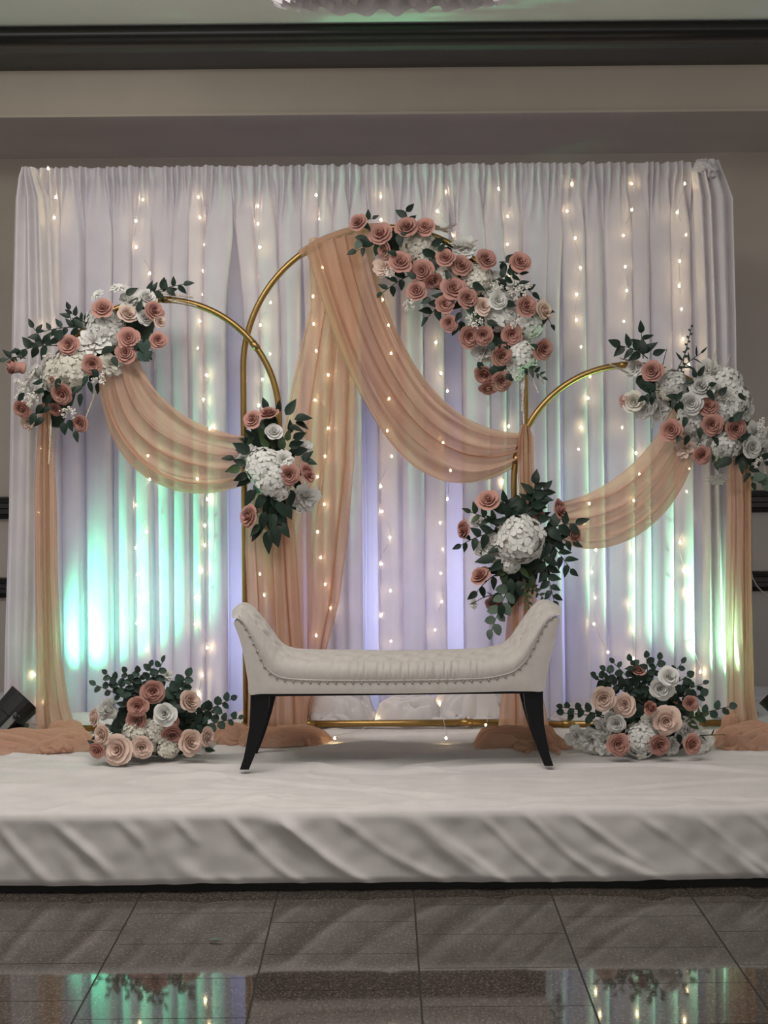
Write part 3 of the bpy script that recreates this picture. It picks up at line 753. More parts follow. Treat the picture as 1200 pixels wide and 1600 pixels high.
PART = {'pink': 'rose', 'blush': 'rose', 'white': 'rose', 'cream': 'rose', 'pink_bud': 'rosebud', 'blush_bud': 'rosebud', 'white_bud': 'rosebud', 'cream_bud': 'rosebud',
        'ruffle': 'ruffled_blossom', 'ruffle_cream': 'ruffled_blossom', 'ruffle_blush': 'ruffled_blossom', 'hyd': 'hydrangea', 'hyd_cream': 'hydrangea', 'daisy': 'daisy', 'plume': 'pampas_plume', 'plume_white': 'pampas_plume', 'spray': 'filler_spray'}

class Bouquet:
    def __init__(s, lab, c, D, seed, group, spread=60, foam=None, floor=False):
        s.c = c; s.D = D; s.r = random.Random(seed); s.spread = spread; s.floor = floor
        base = on_stage(c[0], c[1]+50) if floor else P(c[0], c[1], D)
        loc = Vector((base.x, D, STAGE)) if floor else base
        s.root = thing('floral_arrangement', lab, 'flowers', loc, group)
    def foam(s, pts, rad, mat='leaf'):
        """dark core holding the stems, along pixel points"""
        b = MB()
        for (x, y, r) in pts:
            c = P(x, y, s.D); n0 = len(b.v); b.ball(c, r*s.D/F, 14, 9, (1, .7, 1))
            for i in range(n0, len(b.v)):
                d = b.v[i]-c; b.v[i] = c + d*(1+.25*nz(d.x*40, d.y*40, d.z*40+x)); 
                if s.floor: b.v[i].z = max(b.v[i].z, STAGE+.003)
        b.build('foam_core', M[mat], s.root)
    def dirn(s, x, y, tilt):
        d = Vector(((x-s.c[0])/s.spread, 0, -(y-s.c[1])/s.spread)) * tilt
        d += Vector((s.r.uniform(-.25, .25), -1, s.r.uniform(-.15, .3)))
        return d.normalized()
    def fl(s, kind, items, off=.10, tilt=.45):
        for it in items:
            x, y, r = it[:3]; o = off + s.r.uniform(-.02, .02)
            d = s.dirn(x, y, tilt)
            if len(it) > 4: d = Vector((it[3], -.55, it[4])).normalized()     # explicit facing
            elif len(it) > 3: o = it[3]
            p = P(x, y, s.D - o); sc = r*(s.D-o)/F*(1.15 if PART[kind] == 'rose' else 1.05)
            if s.floor: p.z = max(p.z, STAGE + sc*.62)
            q = d.to_track_quat('Z', 'Y') @ Quaternion((0, 0, 1), s.r.uniform(0, 6.28))
            zz = 1.0 if 'bud' in kind else .85
            m = s.r.choice(RM[kind])
            link(PART[kind], m, s.root, Matrix.LocRotScale(p, q, (sc*s.r.uniform(.93, 1.06), sc*s.r.uniform(.93, 1.06), sc*zz)))
    def plume(s, items, kind='plume', off=.05):
        for (x0, y0, x1, y1, fat) in items:
            a, c = P(x0, y0, s.D-off), P(x1, y1, s.D-off-.02); d = c-a; L_ = d.length
            q = d.to_track_quat('Z', 'Y'); link(PART[kind], s.r.choice(RM[kind]), s.root, Matrix.LocRotScale(a, q, (L_*fat, L_*fat, L_)))
    def leafm(s, p, dirv, size, kind, twist=None):
        """world matrix of a leaf at p pointing along dirv, face turned to the viewer"""
        y = dirv.normalized(); f = (CAM-p).normalized() + Vector((s.r.uniform(-.6, .6), 0, s.r.uniform(-.2, .9)))
        z = (f - y*f.dot(y)).normalized(); x = y.cross(z)
        m = Matrix((x, y, z)).transposed().to_4x4()
        return Matrix.Translation(p) @ m @ Matrix.Diagonal((size*s.r.uniform(.85, 1.15), size, size, 1))
    def leaves(s, items, kind='l', off=.05, size=20):
        """loose leaves at pixel centres, pointing away from the middle"""
        for it in items:
            x, y = it[:2]; sz = (it[2] if len(it) > 2 else size)*s.r.uniform(.9, 1.15)
            if len(it) > 3: a = math.radians(it[3])
            else: a = math.atan2(s.c[1]-y, x-s.c[0]) + s.r.uniform(-.7, .7)
            D = s.D - off + s.r.uniform(-.03, .03); L_ = sz*D/F
            dv = Vector((math.cos(a), s.r.uniform(-.45, .1), math.sin(a))); p = P(x, y, D) - dv.normalized()*L_*.5
            if s.floor: p.z = max(p.z, STAGE + .01)
            link('leaf', s.r.choice(LM[kind]), s.root, s.leafm(p, dv, L_, kind))
    def fill(s, n, rx, ry, kind='l', size=20, off=.03, rmin=.2):
        for k in range(n):
            a = s.r.uniform(0, 6.28); q = math.sqrt(s.r.uniform(rmin*rmin, 1))
            s.leaves([(s.c[0]+rx*q*math.cos(a), s.c[1]+ry*q*math.sin(a))], kind, off + s.r.uniform(-.03, .04), size)
    def sprig(s, x0, y0, x1, y1, n=7, size=14, kind='l', off=.04, bend=6, tip=True, out=.02):
        """a stem with alternating leaves; each leaf a sub-part"""
        a = P(x0, y0, s.D-off); c = P(x1, y1, s.D-off-out); mid = (a+c)/2 + Vector((s.r.uniform(-1, 1), 0, 1))*bend*s.D/F
        pts = [a.lerp(mid, t).lerp(mid.lerp(c, t), t) for t in [k/8 for k in range(9)]]
        b = MB(); b.tube(pts, lambda t: .0022*(1-.6*t)+.0006, 5); st = b.build('sprig', M['stem'], s.root)
        dr = (c-a).normalized(); side = Vector((-dr.z, 0, dr.x))
        for k in range(n):
            t = .18 + .8*k/max(1, n-1); i = min(7, int(t*8)); p = pts[i].lerp(pts[i+1], t*8-i)
            sg = 1 if k % 2 else -1
            last = tip and k == n-1
            dv = dr*(1 if last else .55) + side*(0 if last else sg*.9) + Vector((0, s.r.uniform(-.4, .25), s.r.uniform(-.15, .15)))
            L_ = size*1.32*s.D/F*(1-.3*t)*s.r.uniform(.85, 1.15)
            link('leaf', s.r.choice(LM[kind]), st, s.leafm(p, dv, L_, kind))
# ------------------------------------------------------------------ the seven arrangements
G = 'floral arrangements'
# left arch, upper left
B = Bouquet('rose, hydrangea and greenery garland on the crown of the left gold arch', (140, 550), DL, 101, G, 90)
B.foam([(215, 505, 26), (180, 530, 27), (145, 555, 28), (108, 585, 28), (90, 620, 26), (85, 650, 18)], 1)
B.fl('hyd_cream', [(112, 572, 33, .07), (92, 588, 26, .06)]); B.fl('hyd', [(160, 507, 27, .05), (178, 520, 22, .05)])
B.fl('ruffle', [(146, 533, 24, .09), (60, 590, 22, .03), (52, 612, 16, .04), (205, 470, 16, .02)]); B.fl('ruffle_cream', [(175, 570, 17, .10)])
B.fl('ruffle_blush', [(43, 660, 12, .07)])
B.fl('pink', [(160, 481, 15), (241, 486, 15.5), (107, 539, 15), (201, 529, 16), (196, 551, 16), (144, 570, 15), (96, 616, 16), (247, 532, 13), (125, 662, 13), (86, 640, 11, .06), (34, 640, 14)], .13)
B.fl('pink_bud', [(28, 574, 19, -1.0, .1)])
B.fl('blush', [(200, 490, 14.5), (250, 502, 10)], .12); B.fl('blush_bud', [(82, 594, 10)], .13)
B.fl('white', [(230, 464, 14), (226, 497, 12)], .10)
B.fl('daisy', [(186, 449, 14, .1, .9), (151, 460, 12, -.5, .6)], .06)
B.fl('spray', [(155, 590, 17), (54, 622, 19), (112, 642, 20), (35, 600, 16), (80, 560, 14)], .15)
B.plume([(262, 468, 305, 478, .4), (250, 458, 300, 464, .35), (80, 655, 76, 722, .22), (72, 660, 70, 708, .22), (240, 540, 242, 575, .3), (190, 575, 208, 615, .25), (150, 610, 135, 650, .3)])
B.plume([(60, 570, 25, 620, .4), (65, 585, 40, 645, .4), (170, 490, 150, 540, .4)], 'plume_white', .04)
B.sprig(140, 515, 68, 518, 8, 16, 'l', .08, 10); B.sprig(118, 520, 108, 484, 3, 15, 'l', .07); B.sprig(140, 510, 112, 490, 4, 15, 'l', .06); B.sprig(90, 540, 30, 548, 7, 19, 'l', .06)
B.sprig(70, 545, 52, 512, 4, 16, 'l'); B.sprig(205, 470, 288, 444, 8, 18, 'l', .06, 8); B.sprig(220, 465, 265, 455, 5, 17, 'l', .04)
B.sprig(40, 560, 10, 562, 4, 18, 'l', .08)
B.leaves([(218, 478), (205, 455), (133, 595), (142, 605), (61, 611), (58, 597), (31, 622), (51, 655), (60, 659), (100, 670), (119, 682), (110, 665), (125, 625), (170, 545, 24), (150, 585), (120, 610), (70, 640), (75, 625), (60, 640), (225, 545), (224, 560), (215, 540), (230, 528), (180, 565), (90, 600)], 'l', .14, 20)
B.leaves([(226, 540, 26, -90), (222, 556, 20, -60), (232, 556, 18, -120), (92, 523, 18, 60)], 'e', .13)
B.fill(26, 95, 75, 'l', 19, .02, .1)

# left arch, right leg
B = Bouquet('leafy cluster with one heart-shaped white hydrangea where the left and tall arches meet', (424, 735), DL-.03, 102, G, 60)
B.foam([(415, 680, 24), (420, 715, 28), (425, 755, 30), (425, 790, 24), (424, 815, 16)], 1)
B.fl('hyd', [(412, 728, 28, .12), (424, 748, 26, .13), (436, 765, 15, .12)]); B.fl('white', [(428, 674, 13, .12)])
B.fl('ruffle', [(477, 779, 20, .03), (474, 700, 13, .02), (396, 704, 11, .10), (443, 718, 14, .13), (378, 717, 8, .08)])
B.fl('pink', [(394, 655, 14), (452, 743, 16)], .15); B.fl('pink', [(419, 645, 15, -.1, .8), (481, 739, 15, .8, .3), (388, 807, 17, -.5, .1)], .13); B.fl('blush', [(399, 800, 10, .07)])
B.leaves([(455, 636, 28, 55), (474, 653, 30, 8), (472, 664, 24, -25), (414, 631, 22, 100), (436, 635, 22, 75), (468, 681, 24, 20), (463, 668, 22, -10), (463, 694, 24, 15), (356, 716, 20, 175), (363, 733, 24, 190), (374, 722, 22, 160), (376, 746, 26, 205), (378, 700, 28, 150), (390, 678, 26, 120), (480, 712, 22, 50), (485, 722, 20, -10)], 'l', .11)
B.leaves([(404, 675, 26), (412, 690, 24), (425, 692, 24), (440, 690, 24), (392, 690, 24), (365, 734, 22, 190), (450, 680, 22)], 'm', .11)
B.leaves([(432, 787, 34, -60), (418, 796, 34, -100), (440, 812, 34, -50), (418, 846, 36, -97), (400, 835, 28, -125), (430, 838, 32, -75), (444, 828, 30, -50), (455, 780, 34, -80), (390, 778, 28, 230), (398, 828, 24, -140), (450, 800, 30, -60), (410, 815, 30, -110), (425, 815, 34, -85), (405, 785, 28, 220), (440, 795, 28, -60)], 'l', .11)
B.fill(28, 52, 85, 'l', 25, .06, .1)

# tall arch, upper right
B = Bouquet('large garland of pink roses cascading down the right shoulder of the tall arch', (725, 460), DA-.02, 103, G, 110)
B.foam([(625, 375, 20), (655, 390, 26), (690, 415, 30), (725, 440, 32), (760, 470, 34), (785, 505, 32), (795, 540, 28), (790, 575, 20)], 1)
B.fl('hyd', [(784, 491, 27, .06), (827, 505, 24, .06), (816, 558, 25, .07), (806, 578, 17, .06)]); B.fl('hyd_cream', [(652, 382, 26, .05), (746, 435, 24, .07), (693, 427, 22, .06), (668, 400, 22, .05)])
B.fl('ruffle', [(757, 549, 18, .05), (800, 465, 20, .05), (812, 530, 22, .05), (770, 445, 20, .06), (725, 385, 16, .03)]); B.fl('ruffle_blush', [(600, 416, 16, .07)])
B.fl('pink', [(559, 347, 14), (594, 365, 17), (635, 354, 17), (664, 354, 14.5), (626, 409, 17.5), (660, 424, 18.5), (651, 454, 16), (696, 402, 15), (721, 414, 16), (760, 405, 15), (813, 409, 16), (709, 450, 17.5), (731, 466, 15.5), (695, 475, 14), (702, 505, 12.5), (734, 526, 16), (755, 524, 15), (823, 478, 16), (800, 523, 15), (784, 556, 16), (849, 546, 16), (784, 596, 15)], .13, .3)
B.fl('pink', [(676, 440, 14, .2, -.5), (757, 586, 15, -.2, -.4), (763, 607, 14, 0, -.6), (599, 390, 13, -.4, -.2)], .10)
B.fl('blush', [(851, 486, 15, .5, .1), (755, 478, 13, .1, .1)], .12); B.fl('white', [(778, 469, 14)], .13)
B.fl('spray', [(742, 497, 20), (798, 453, 18), (816, 453, 18), (640, 478, 15), (612, 428, 14), (775, 450, 16), (800, 500, 16)], .14)
B.plume([(690, 360, 712, 350, .8), (672, 352, 700, 362, .9)], 'plume', .07); B.plume([(715, 390, 745, 375, .6), (700, 380, 735, 385, .6), (830, 560, 850, 600, .5), (825, 575, 840, 612, .4), (760, 540, 745, 580, .5), (815, 590, 818, 660, .22), (640, 460, 636, 490, .5), (820, 580, 815, 640, .25)], 'plume_white', .05)
B.sprig(637, 352, 634, 330, 3, 17, 'l', .1, 2, False); B.sprig(610, 375, 556, 392, 5, 17, 'l', .1, 3); B.sprig(560, 352, 582, 342, 3, 13, 'l', .1); B.sprig(640, 430, 597, 458, 6, 17, 'l', .06); B.sprig(705, 460, 668, 496, 6, 20, 'l', .07)
B.sprig(770, 440, 812, 428, 7, 17, 'l', .08); B.sprig(800, 440, 832, 458, 5, 16, 'l', .08); B.sprig(815, 575, 848, 590, 7, 10, 'l', .1); B.sprig(780, 410, 805, 415, 4, 18, 'l', .06); B.sprig(840, 470, 862, 508, 4, 15, 'l', .08)
B.leaves([(625, 375, 22, -90), (633, 365, 16, 0), (684, 378, 22, 30), (672, 396, 24, -20), (690, 385, 20, 60), (678, 408, 22), (711, 514, 20, -110), (722, 512, 20, -80), (716, 495, 18), (747, 448, 20, -40), (752, 573, 18), (772, 582, 20), (796, 590, 18), (769, 543, 18), (790, 540, 18), (700, 430, 20), (737, 480, 18), (745, 505, 20), (770, 505, 20), (780, 535, 18), (643, 430, 18), (665, 470, 20, 200), (612, 395, 16), (835, 540, 14, 150), (798, 475, 18)], 'l', .14)
B.leaves([(565, 372, 22, 160), (575, 380, 22, 200), (560, 382, 18, 230)], 's', .08)
B.fill(34, 110, 100, 'l', 18, .02, .1) if False else None
for (x, y) in [(640, 385), (655, 405), (680, 420), (700, 415), (715, 430), (735, 450), (720, 480), (750, 490), (770, 480), (790, 500), (775, 530), (800, 545), (770, 560), (790, 570), (740, 510), (690, 455), (810, 500), (760, 450), (665, 380), (610, 380)]: B.leaves([(x+B.r.uniform(-8, 8), y+B.r.uniform(-8, 8))], 'l', .04, 20)

# short arch, upper right
B = Bouquet('mostly white hydrangea and rose garland on the right shoulder of the short arch', (1095, 640), DR, 104, G, 90)
B.foam([(1010, 595, 16), (1040, 610, 24), (1075, 632, 30), (1110, 650, 34), (1140, 670, 34), (1160, 695, 26)], 1)
B.fl('hyd', [(1050, 600, 24, .07), (1137, 602, 26, .05), (1150, 625, 24, .06), (1079, 656, 23, .07), (1135, 696, 24, .09), (1130, 640, 22, .07)]); B.fl('hyd_cream', [(1040, 612, 16, .07)])
B.fl('ruffle', [(1108, 578, 18, .02), (1125, 590, 18, .03), (1005, 636, 16, .06), (990, 575, 14, .03), (1030, 640, 15, .04), (1180, 678, 18, .04), (1195, 705, 16, .03), (1094, 690, 16, .07), (1165, 640, 14, .03)])
B.fl('pink', [(1019, 580, 16), (1107, 635, 15), (1113, 664, 16.5), (1150, 670, 16.5), (1049, 672, 17), (1097, 712, 14)], .14, .3); B.fl('pink', [(975, 627, 10, -.8, 0)], .08); B.fl('ruffle_blush', [(1070, 701, 16, .1)])
B.fl('cream', [(991, 628, 15)], .10); B.fl('white', [(1096, 603, 18), (1080, 630, 17), (1175, 699, 16)], .13)
B.fl('daisy', [(1121, 750, 17, 0, -.9)], .1)
B.fl('spray', [(1185, 668, 18), (1060, 625, 14), (1130, 620, 16), (1180, 720, 14)], .10)
B.plume([(1108, 590, 1118, 548, .4), (1130, 590, 1140, 555, .35), (1020, 630, 1018, 668, .35), (1030, 632, 1035, 662, .35), (1005, 570, 970, 560, .5), (1185, 690, 1196, 740, .4), (985, 585, 955, 570, .4)], 'plume_white', .05)
B.sprig(1012, 560, 968, 540, 7, 20, 'l', .08, 6); B.sprig(1005, 560, 1002, 520, 4, 20, 'l', .06, 2); B.sprig(1030, 610, 1008, 620, 5, 19, 'l', .12); B.sprig(1030, 600, 1042, 545, 0, 8)
B.sprig(1060, 600, 1081, 510, 13, 5, 'e', .04, 4); B.sprig(1058, 580, 1070, 553, 3, 15, 'n', .05, 2); B.sprig(1065, 575, 1095, 552, 5, 15, 'n', .05, 2)
B.sprig(1160, 700, 1176, 755, 7, 17, 'l', .07, 2); B.sprig(1165, 705, 1195, 722, 5, 17, 'l', .08)
B.leaves([(1085, 582, 18, 110), (1096, 580, 18, 60), (1077, 597, 16, 190), (1052, 620, 20, 170), (1062, 618, 18, 60), (1052, 631, 18, -110), (1064, 634, 16, -60), (1111, 617, 18, -50), (1114, 600, 14, 20), (1130, 611, 18), (1154, 650, 22, 50), (1145, 655, 18, 20), (1166, 682, 18, 20), (1131, 722, 26, -160), (1160, 730, 22, -100), (1073, 688, 18, -110), (1060, 685, 16, -120), (1094, 677, 18), (1030, 550, 20, 20), (1160, 620, 16, -30), (1070, 660, 18), (1120, 690, 16)], 'l', .17)
B.leaves([(1193, 748, 24, 10), (1200, 760, 24, -30), (1186, 745, 20, 200)], 's', .08); B.leaves([(1115, 715, 14, -90), (1120, 728, 16, -80), (1124, 722, 14, -100)], 'm', .1)
for k in range(22): t_ = k/21; B.leaves([(1020+145*t_+B.r.uniform(-18, 18), 600+95*t_+B.r.uniform(-22, 22))], 'l', .04, 19)

# short arch, left leg
B = Bouquet('leafy cluster with a round white hydrangea on the left leg of the short arch', (808, 850), DR-.03, 105, G, 75)
B.foam([(815, 800, 26), (805, 835, 34), (815, 870, 34), (808, 905, 26), (805, 930, 16)], 1)
B.fl('hyd', [(812, 842, 35, .12), (798, 882, 15, .10)]); B.fl('ruffle', [(780, 866, 14, .09), (756, 857, 12, .08), (769, 842, 10, .08), (742, 813, 9, .05), (850, 866, 9, .1)])
B.fl('pink', [(763, 781, 16)], .15); B.fl('pink', [(724, 827, 14, -.9, .1), (875, 795, 15, .8, .3), (899, 837, 13, .6, 0), (750, 899, 16, -.4, .5)], .10); B.fl('pink', [(842, 806, 10, .08), (769, 943, 10, .04), (778, 946, 8, .03)])
B.fl('daisy', [(739, 943, 10, -.9, -.1)], .08)
B.sprig(830, 800, 836, 756, 6, 24, 'l', .1, 2); B.sprig(825, 800, 850, 765, 6, 22, 'l', .09); B.sprig(800, 815, 790, 785, 4, 24, 'l', .1); B.sprig(780, 820, 735, 800, 6, 18, 'm', .08, 3); B.sprig(780, 830, 720, 852, 7, 19, 'l', .09, 5)
B.sprig(845, 850, 866, 940, 11, 20, 'l', .11, 3); B.sprig(850, 840, 892, 890, 8, 19, 'l', .1, 5); B.sprig(850, 830, 900, 818, 6, 22, 'l', .1); B.sprig(850, 840, 895, 848, 6, 20, 'l', .09)
B.sprig(800, 905, 768, 985, 9, 18, 's', .09, 2); B.sprig(790, 890, 745, 925, 5, 19, 'l', .08); B.sprig(820, 910, 855, 940, 9, 9, 'm', .1, 3); B.sprig(820, 905, 828, 960, 9, 9, 'm', .1, 2); B.sprig(775, 930, 742, 942, 2, 10, 'n', .08)
B.leaves([(758, 873, 30, 180), (775, 885, 26, 215), (752, 862, 18, 150), (800, 803, 30, 150), (790, 795, 26, 120), (782, 815, 26, 170), (770, 815, 26, 160), (825, 795, 28, 60), (838, 800, 24, 30), (850, 810, 22, 10), (856, 828, 26), (865, 845, 28), (845, 880, 26), (850, 900, 24), (795, 915, 28, -110), (803, 935, 28, -95), (812, 920, 26, -80), (775, 935, 24, 220), (783, 955, 24, -100)], 'l', .10)
B.leaves([(782, 895, 20), (788, 905, 22), (820, 895, 22), (830, 910, 22), (828, 895, 20), (780, 828, 14)], 'm', .1)
B.fill(34, 66, 70, 'l', 23, .05, .15)

# floor, left
DF = 6.04
GF = 'floor flower arrangements'
B = Bouquet('low arrangement of blush roses and eucalyptus on the stage floor beside the left uplight', (240, 1120), DF, 106, GF, 90, floor=True)
B.foam([(205, 1130, 30), (240, 1118, 36), (275, 1132, 32), (235, 1145, 34), (285, 1155, 24), (195, 1155, 24)], 1)
B.fl('hyd_cream', [(213, 1148, 23, .08), (242, 1143, 20, .08), (262, 1167, 18, .09), (235, 1160, 18, .07)]); B.fl('ruffle', [(167, 1108, 15, .03), (320, 1165, 14, .05), (261, 1056, 9, .0)])
B.fl('pink', [(239, 1081, 17), (215, 1104, 15.5), (213, 1125, 16), (269, 1150, 16), (151, 1173, 12)], .12, .35); B.fl('pink', [(262, 1130, 17, .08)])
B.fl('blush', [(297, 1095, 17, .5, .2), (159, 1148, 15, -.4, .0), (184, 1172, 21, -.1, .1), (221, 1168, 17, .1, 0), (298, 1160, 19, .4, .1), (324, 1151, 14, .8, 0)], .14); B.fl('blush', [(147, 1121, 13, -.8, .1)], .08)
B.fl('white', [(257, 1115, 17)], .14); B.fl('white_bud', [(172, 1112, 14, -.3, .7)], .06)
for (x, y) in [(148, 1070), (166, 1052), (196, 1050), (216, 1050), (236, 1040), (254, 1034), (180, 1066), (205, 1062)]: B.sprig(225, 1110, x, y, 9, 13, 'e', .05, 6)
B.sprig(262, 1110, 292, 1056, 8, 16, 'e', .07, 4); B.sprig(270, 1115, 285, 1075, 6, 16, 'e', .06, 4); B.sprig(290, 1130, 362, 1092, 9, 14, 'e', .07, 4); B.sprig(300, 1140, 374, 1122, 9, 12, 'e', .07, 3); B.sprig(290, 1115, 330, 1112, 7, 14, 'l', .07); B.sprig(295, 1130, 325, 1135, 6, 16, 'e', .08)
B.sprig(210, 1140, 156, 1150, 5, 14, 'l', .07)
B.leaves([(185, 1150, 30, 110), (190, 1140, 22), (285, 1135, 24), (300, 1128, 22), (315, 1140, 20), (240, 1105, 22), (236, 1120, 24), (280, 1105, 22), (190, 1100, 20), (195, 1085, 20), (230, 1165, 18), (250, 1170, 18), (205, 1140, 18), (328, 1172, 18, -20), (142, 1160, 14, 140)], 'l', .08)
for k in range(26): B.leaves([(B.r.uniform(185, 300), B.r.uniform(1062, 1140))], 'e', .03, 16)

# floor, right
B = Bouquet('low arrangement of white and blush roses with eucalyptus beneath the short arch', (1015, 1115), DF+.02, 107, GF, 90, floor=True)
B.foam([(980, 1125, 28), (1015, 1110, 36), (1050, 1122, 32), (1010, 1140, 36), (1060, 1145, 24), (960, 1145, 24)], 1)
B.fl('hyd', [(1001, 1156, 24, .10), (1010, 1142, 16, .08)]); B.fl('ruffle', [(924, 1158, 20, .03), (1075, 1142, 20, .06), (940, 1140, 15, .06), (900, 1152, 16, .0), (1050, 1165, 14, .06), (945, 1160, 16, .06), (1095, 1160, 15, .03)]); B.fl('ruffle_cream', [(1020, 1132, 18, .08)])
B.fl('pink', [(966, 1163, 16), (1031, 1164, 15.5), (1082, 1163, 15.5), (1079, 1099, 12)], .15, .3); B.fl('pink', [(997, 1047, 11, 0, .9), (1053, 1090, 9, .5, .3)], .06); B.fl('pink_bud', [(1015, 1108, 15, .1, .5)], .12)
B.fl('blush', [(943, 1092, 18), (976, 1101, 17), (1041, 1127, 20)], .13, .3); B.fl('cream', [(962, 1112, 10)], .1)
B.fl('white', [(1033, 1076, 17), (1046, 1058, 15), (963, 1131, 14), (954, 1122, 10)], .12, .4)
for (x, y) in [(930, 1055), (958, 1035), (985, 1032), (1010, 1027), (1030, 1030), (1066, 1035), (1075, 1056), (1100, 1068), (945, 1046)]: B.sprig(1012, 1105, x, y, 8, 13, 'e', .05, 6)
B.sprig(950, 1120, 878, 1105, 8, 12, 'e', .06, 3); B.sprig(950, 1122, 880, 1114, 5, 12, 'e', .06, 2); B.sprig(1080, 1122, 1140, 1104, 6, 13, 'e', .06, 3); B.sprig(1060, 1110, 1095, 1085, 6, 15, 'e', .06, 4); B.sprig(1070, 1130, 1098, 1118, 5, 15, 'm', .06); B.sprig(980, 1080, 935, 1062, 7, 15, 'l', .07); B.sprig(1000, 1070, 990, 1040, 5, 14, 'l', .06)
B.sprig(1090, 1150, 1128, 1148, 3, 9, 'n', .05, 1)
B.leaves([(955, 1085, 16, 0), (970, 1108, 16, -30), (1020, 1100, 26), (1035, 1092, 24), (1028, 1105, 24), (1000, 1115, 24), (990, 1125, 26), (985, 1135, 22), (1060, 1120, 22), (1065, 1105, 20), (950, 1150, 20), (1062, 1155, 16), (1095, 1115, 18), (930, 1135, 16), (1072, 1090, 20)], 'l', .08)
for k in range(26): B.leaves([(B.r.uniform(960, 1075), B.r.uniform(1058, 1135))], 'e', .03, 16)
# ------------------------------------------------------------------ fairy lights
bb = MB(); bb.ball((0, 0, 0), .0046, 6, 4, (1, 1, 1.3)); BULB = bb.mesh('bulb', M['bulb'])
# each string from the curtain head down; (x, y, f) f = 1 in front of the sheer, 0 behind it
strings = [
 ([(75,263,1),(87,308,1),(85,340,1),(68,382,0),(75,432,0),(77,468,0),(73,508,1),(70,560,0),(66,620,0),(64,700,0),(60,800,0),(61,985,0),(54,1054,1),(66,1097,1)], 'fairy light string nearest the left end drape'),
 ([(223,312,0),(212,345,1),(213,386,0),(234,427,1),(213,467,1),(231,712,1),(234,749,1),(213,789,0),(229,831,1),(212,856,1),(215,898,1),(219,934,1),(214,974,1),(229,1016,1)], 'fairy light string passing the left green glow'),
 ([(310,308,0),(312,340,0),(320,382,0),(317,423,0),(317,460,0),(312,502,1),(309,544,0),(323,586,1),(318,624,1),(328,670,1),(308,748,1),(324,780,1),(320,821,1),(320,852,1),(315,891,1),(305,934,1),(305,975,1),(324,1012,1),(316,1055,1),(308,1086,1)], 'fairy light string left of the crossing arches'),
 ([(403,322,0),(403,350,0),(406,386,1),(403,433,0),(423,473,0),(407,508,1),(422,553,0),(410,593,1),(405,633,1),(406,897,1),(413,930,1)], 'fairy light string between the crossing arches'),
 ([(494,305,1),(498,342,0),(504,418,1),(489,463,1),(490,506,1),(494,548,1),(513,586,1),(492,625,1),(513,669,1),(508,713,1),(496,745,1),(507,788,1),(496,831,1),(501,871,1),(508,913,1),(516,950,1),(494,993,1),(485,1107,1)], 'fairy light string behind the sheer peach tail'),
 ([(595,307,0),(595,343,1),(598,468,1),(607,508,1),(611,552,1),(608,623,1),(605,673,1),(612,713,0),(595,760,1),(597,799,0),(609,840,1),(596,881,0),(610,923,0),(596,961,0),(611,1002,0),(592,1126,1),(523,1158,1)], 'fairy light string hanging down the middle above the bench'),
 ([(697,300,0),(683,330,1),(708,368,0),(707,400,0),(681,535,1),(689,583,1),(699,611,0),(692,692,1),(704,735,1),(699,780,0),(688,817,0),(692,858,0),(689,896,0),(690,940,1),(680,984,0),(688,1099,1),(697,1158,1)], 'fairy light string right of the middle, behind the bench'),
 ([(779,295,1),(793,338,0),(793,382,0),(795,430,0),(800,500,0),(804,560,0),(795,666,1),(784,754,1),(790,900,0),(772,1060,0),(759,1137,1)], 'fairy light string behind the right leg of the tall arch'),
 ([(893,288,0),(886,330,0),(899,372,1),(907,418,1),(901,460,1),(901,500,1),(908,542,0),(922,588,0),(919,622,1),(908,667,1),(904,702,0),(921,787,1),(912,817,1),(931,859,1),(925,894,1),(930,934,0),(928,975,1),(950,1019,1)], 'fairy light string over the left half of the short arch'),
 ([(987,287,0),(987,328,1),(974,368,0),(977,417,0),(979,454,1),(975,502,0),(982,578,1),(972,668,0),(994,708,1),(999,741,1),(990,782,1),(989,859,1),(989,903,1),(984,945,1),(990,986,1),(990,1029,1)], 'fairy light string through the middle of the short arch'),
 ([(1070,287,1),(1058,332,1),(1072,367,0),(1062,408,1),(1061,447,1),(1065,483,0),(1067,530,1),(1076,570,1),(1077,732,0),(1073,768,0),(1081,806,0),(1063,847,1),(1068,892,1),(1070,927,1),(1081,964,0),(1082,1009,1),(1094,1050,1)], 'fairy light string nearest the right end drape')]
for pts, lab in strings:
    w = []
    for (x, y, f) in pts:
        p = P(x, y, 6.795 if f else 6.885)
        if y > 1110: p = on_stage(x, y, .012) + Vector((0, 0, .012))
        w.append(p)
    top = P(pts[0][0], CT+6, 6.84); low = w[-1]
    root = thing('fairy_light_string', lab, 'string lights', (low.x, low.y, low.z), 'fairy light strings on the curtain')
    line = [top] + [q + Vector((.006*math.sin(i*2.1), .004, .008)) for i, q in enumerate(w)]
    fine = [top] + [poly(line, t/(len(line)*5)) for t in range(1, len(line)*5+1)]
    b = MB(); b.tube(fine, .0011, 4, False); b.build('wire', M['wire'], root)
    for q in w: link('bulb', BULB, root, Matrix.Translation(q))

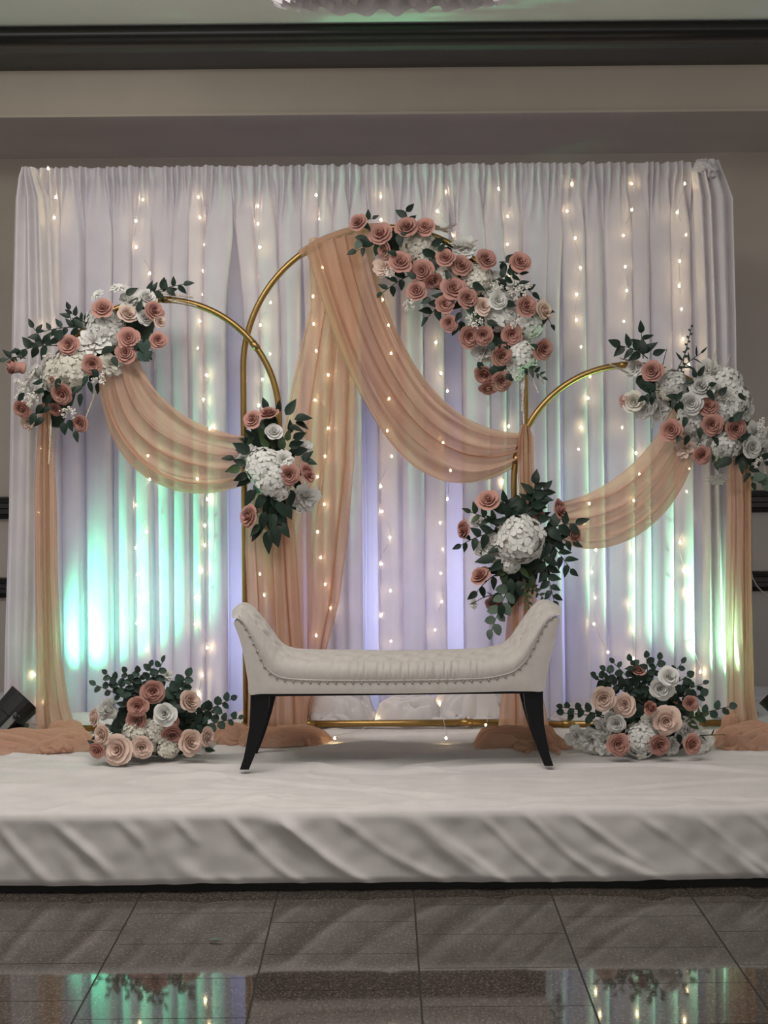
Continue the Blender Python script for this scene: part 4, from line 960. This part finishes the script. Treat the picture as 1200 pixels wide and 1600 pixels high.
# ------------------------------------------------------------------ uplights at both ends of the stage
def uplight(loc, target, lab, power, col):
    root = thing('stage_uplight', lab, 'stage light', Vector((loc[0], loc[1], STAGE)), 'black stage uplights')
    c = Vector(loc); ax = (Vector(target)-c).normalized(); q = ax.to_track_quat('Z', 'Y')
    def T(mb):
        mb.v = [c + q @ v for v in mb.v]; return mb
    b = MB()     # square-shouldered housing, wider at the mouth
    prof = [(.045, -.085), (.062, -.075), (.066, -.02), (.072, -.015), (.078, .075), (.080, .085), (.070, .085), (.066, .03)]
    for k, (r, z) in enumerate(prof):
        for j in range(20): b.v.append(Vector((r*math.cos(2*PI*j/20), r*math.sin(2*PI*j/20), z)))
    for k in range(len(prof)-1):
        for j in range(20): b.f.append((20*k+j, 20*k+(j+1) % 20, 20*(k+1)+(j+1) % 20, 20*(k+1)+j))
    b.f.append(tuple(range(19, -1, -1)))
    T(b).build('housing', M['plastic'], root, False)
    b = MB(); b.tube([(0, 0, .045), (0, 0, .05)], .064, 20); T(b).build('lens', M['lens'], root, False)
    for s in (-1, 1):
        b = MB(); b.box((s*.085-.004, -.012, -.10), (s*.085+.004, .012, .012)); T(b).build('yoke_arm', M['steel'], root, False)
        b = MB(); b.tube([(s*.078, 0, 0), (s*.102, 0, 0)], .012, 10); T(b).build('knob', M['plastic'], root)
    b = MB(); b.box((c.x-.06, c.y-.06, STAGE+.012), (c.x+.06, c.y+.06, STAGE+.03)); b.build('base', M['plastic'], root, False)
    d = bpy.data.lights.new('uplight_beam', 'SPOT'); d.energy = power; d.color = col; d.spot_size = math.radians(60); d.spot_blend = 1.0; d.shadow_soft_size = .03
    o = bpy.data.objects.new('uplight_beam', d); COL.objects.link(o); o.parent = root; o.matrix_parent_inverse = Matrix.Translation(-root.location)
    o.matrix_basis = Matrix.LocRotScale(c + ax*.095, ax.to_track_quat('-Z', 'Y'), (1, 1, 1))
uplight((X(14, 6.6), 6.60, STAGE+.085), P(235, 890, 6.86), 'black uplight on the left end of the stage behind the peach tail', 105, (.12, 1.0, .50))
uplight((X(1226, 6.6), 6.60, STAGE+.085), P(1030, 890, 6.86), 'black uplight at the right end of the stage, almost out of view', 95, (.40, 1.0, .55))

# ------------------------------------------------------------------ ceiling ruffle, fallen leaf, cable
root = thing('ruffled_chandelier', 'white ruffled fabric chandelier hanging from the ceiling, only its hem visible', 'chandelier', (X(614, 5.6), 5.6, z3))
for k, (rx, ry, zh) in enumerate(((.415, .13, 4), (.36, .10, -2), (.30, .07, -6))):
    def fn(u, v, rx=rx, ry=ry, zh=zh, k=k):
        th = 2*PI*u; w = math.sin(24*th + 2.5*nz(math.cos(th)*2, math.sin(th)*2, k))
        f = .80 + .20*v + .05*w*v
        zl = zat(zh, 5.6) + .020*nz(math.cos(th)*6, math.sin(th)*6, k+4) + .016*w*v
        return (root.location.x + rx*f*math.cos(th), 5.6 + ry*f*math.sin(th) + .012*w*v, z3 - .01 + (zl - z3 + .01)*v)
    b = MB(); b.grid(fn, 260, 10, True); b.build('ruffle', M['muslin'], root)
b = MB(); b.tube([(root.location.x, 5.6, z3-.02), (root.location.x, 5.6, z3)], .12, 20); b.build('ceiling_plate', M['steel'], root)

u_ = (H)*F/(1468-Y0); p = P(337, 1468, u_)
lf = leaf_mesh('fallen_leaf', M['sage'], .2, True, 2, .5, -.15)
o = link('fallen_leaf', lf, None, Matrix.LocRotScale(Vector((p.x-.022, p.y, .0035)), Quaternion((0, 0, 1), math.radians(-100)), (.048, .048, .048)))
tag(o, 'small fallen pale leaf lying on the dark floor tiles', 'leaf')
b = MB(); b.tube([P(x, y, WD-.05) for x, y in ((1173, 888), (1176, 903), (1183, 916), (1192, 925), (1204, 934), (1222, 950), (1230, 1000), (1233, 1105))], .003, 6)
tag(b.build('white_cable', M['wire']), 'thin white cable hanging against the black wall rail', 'cable')
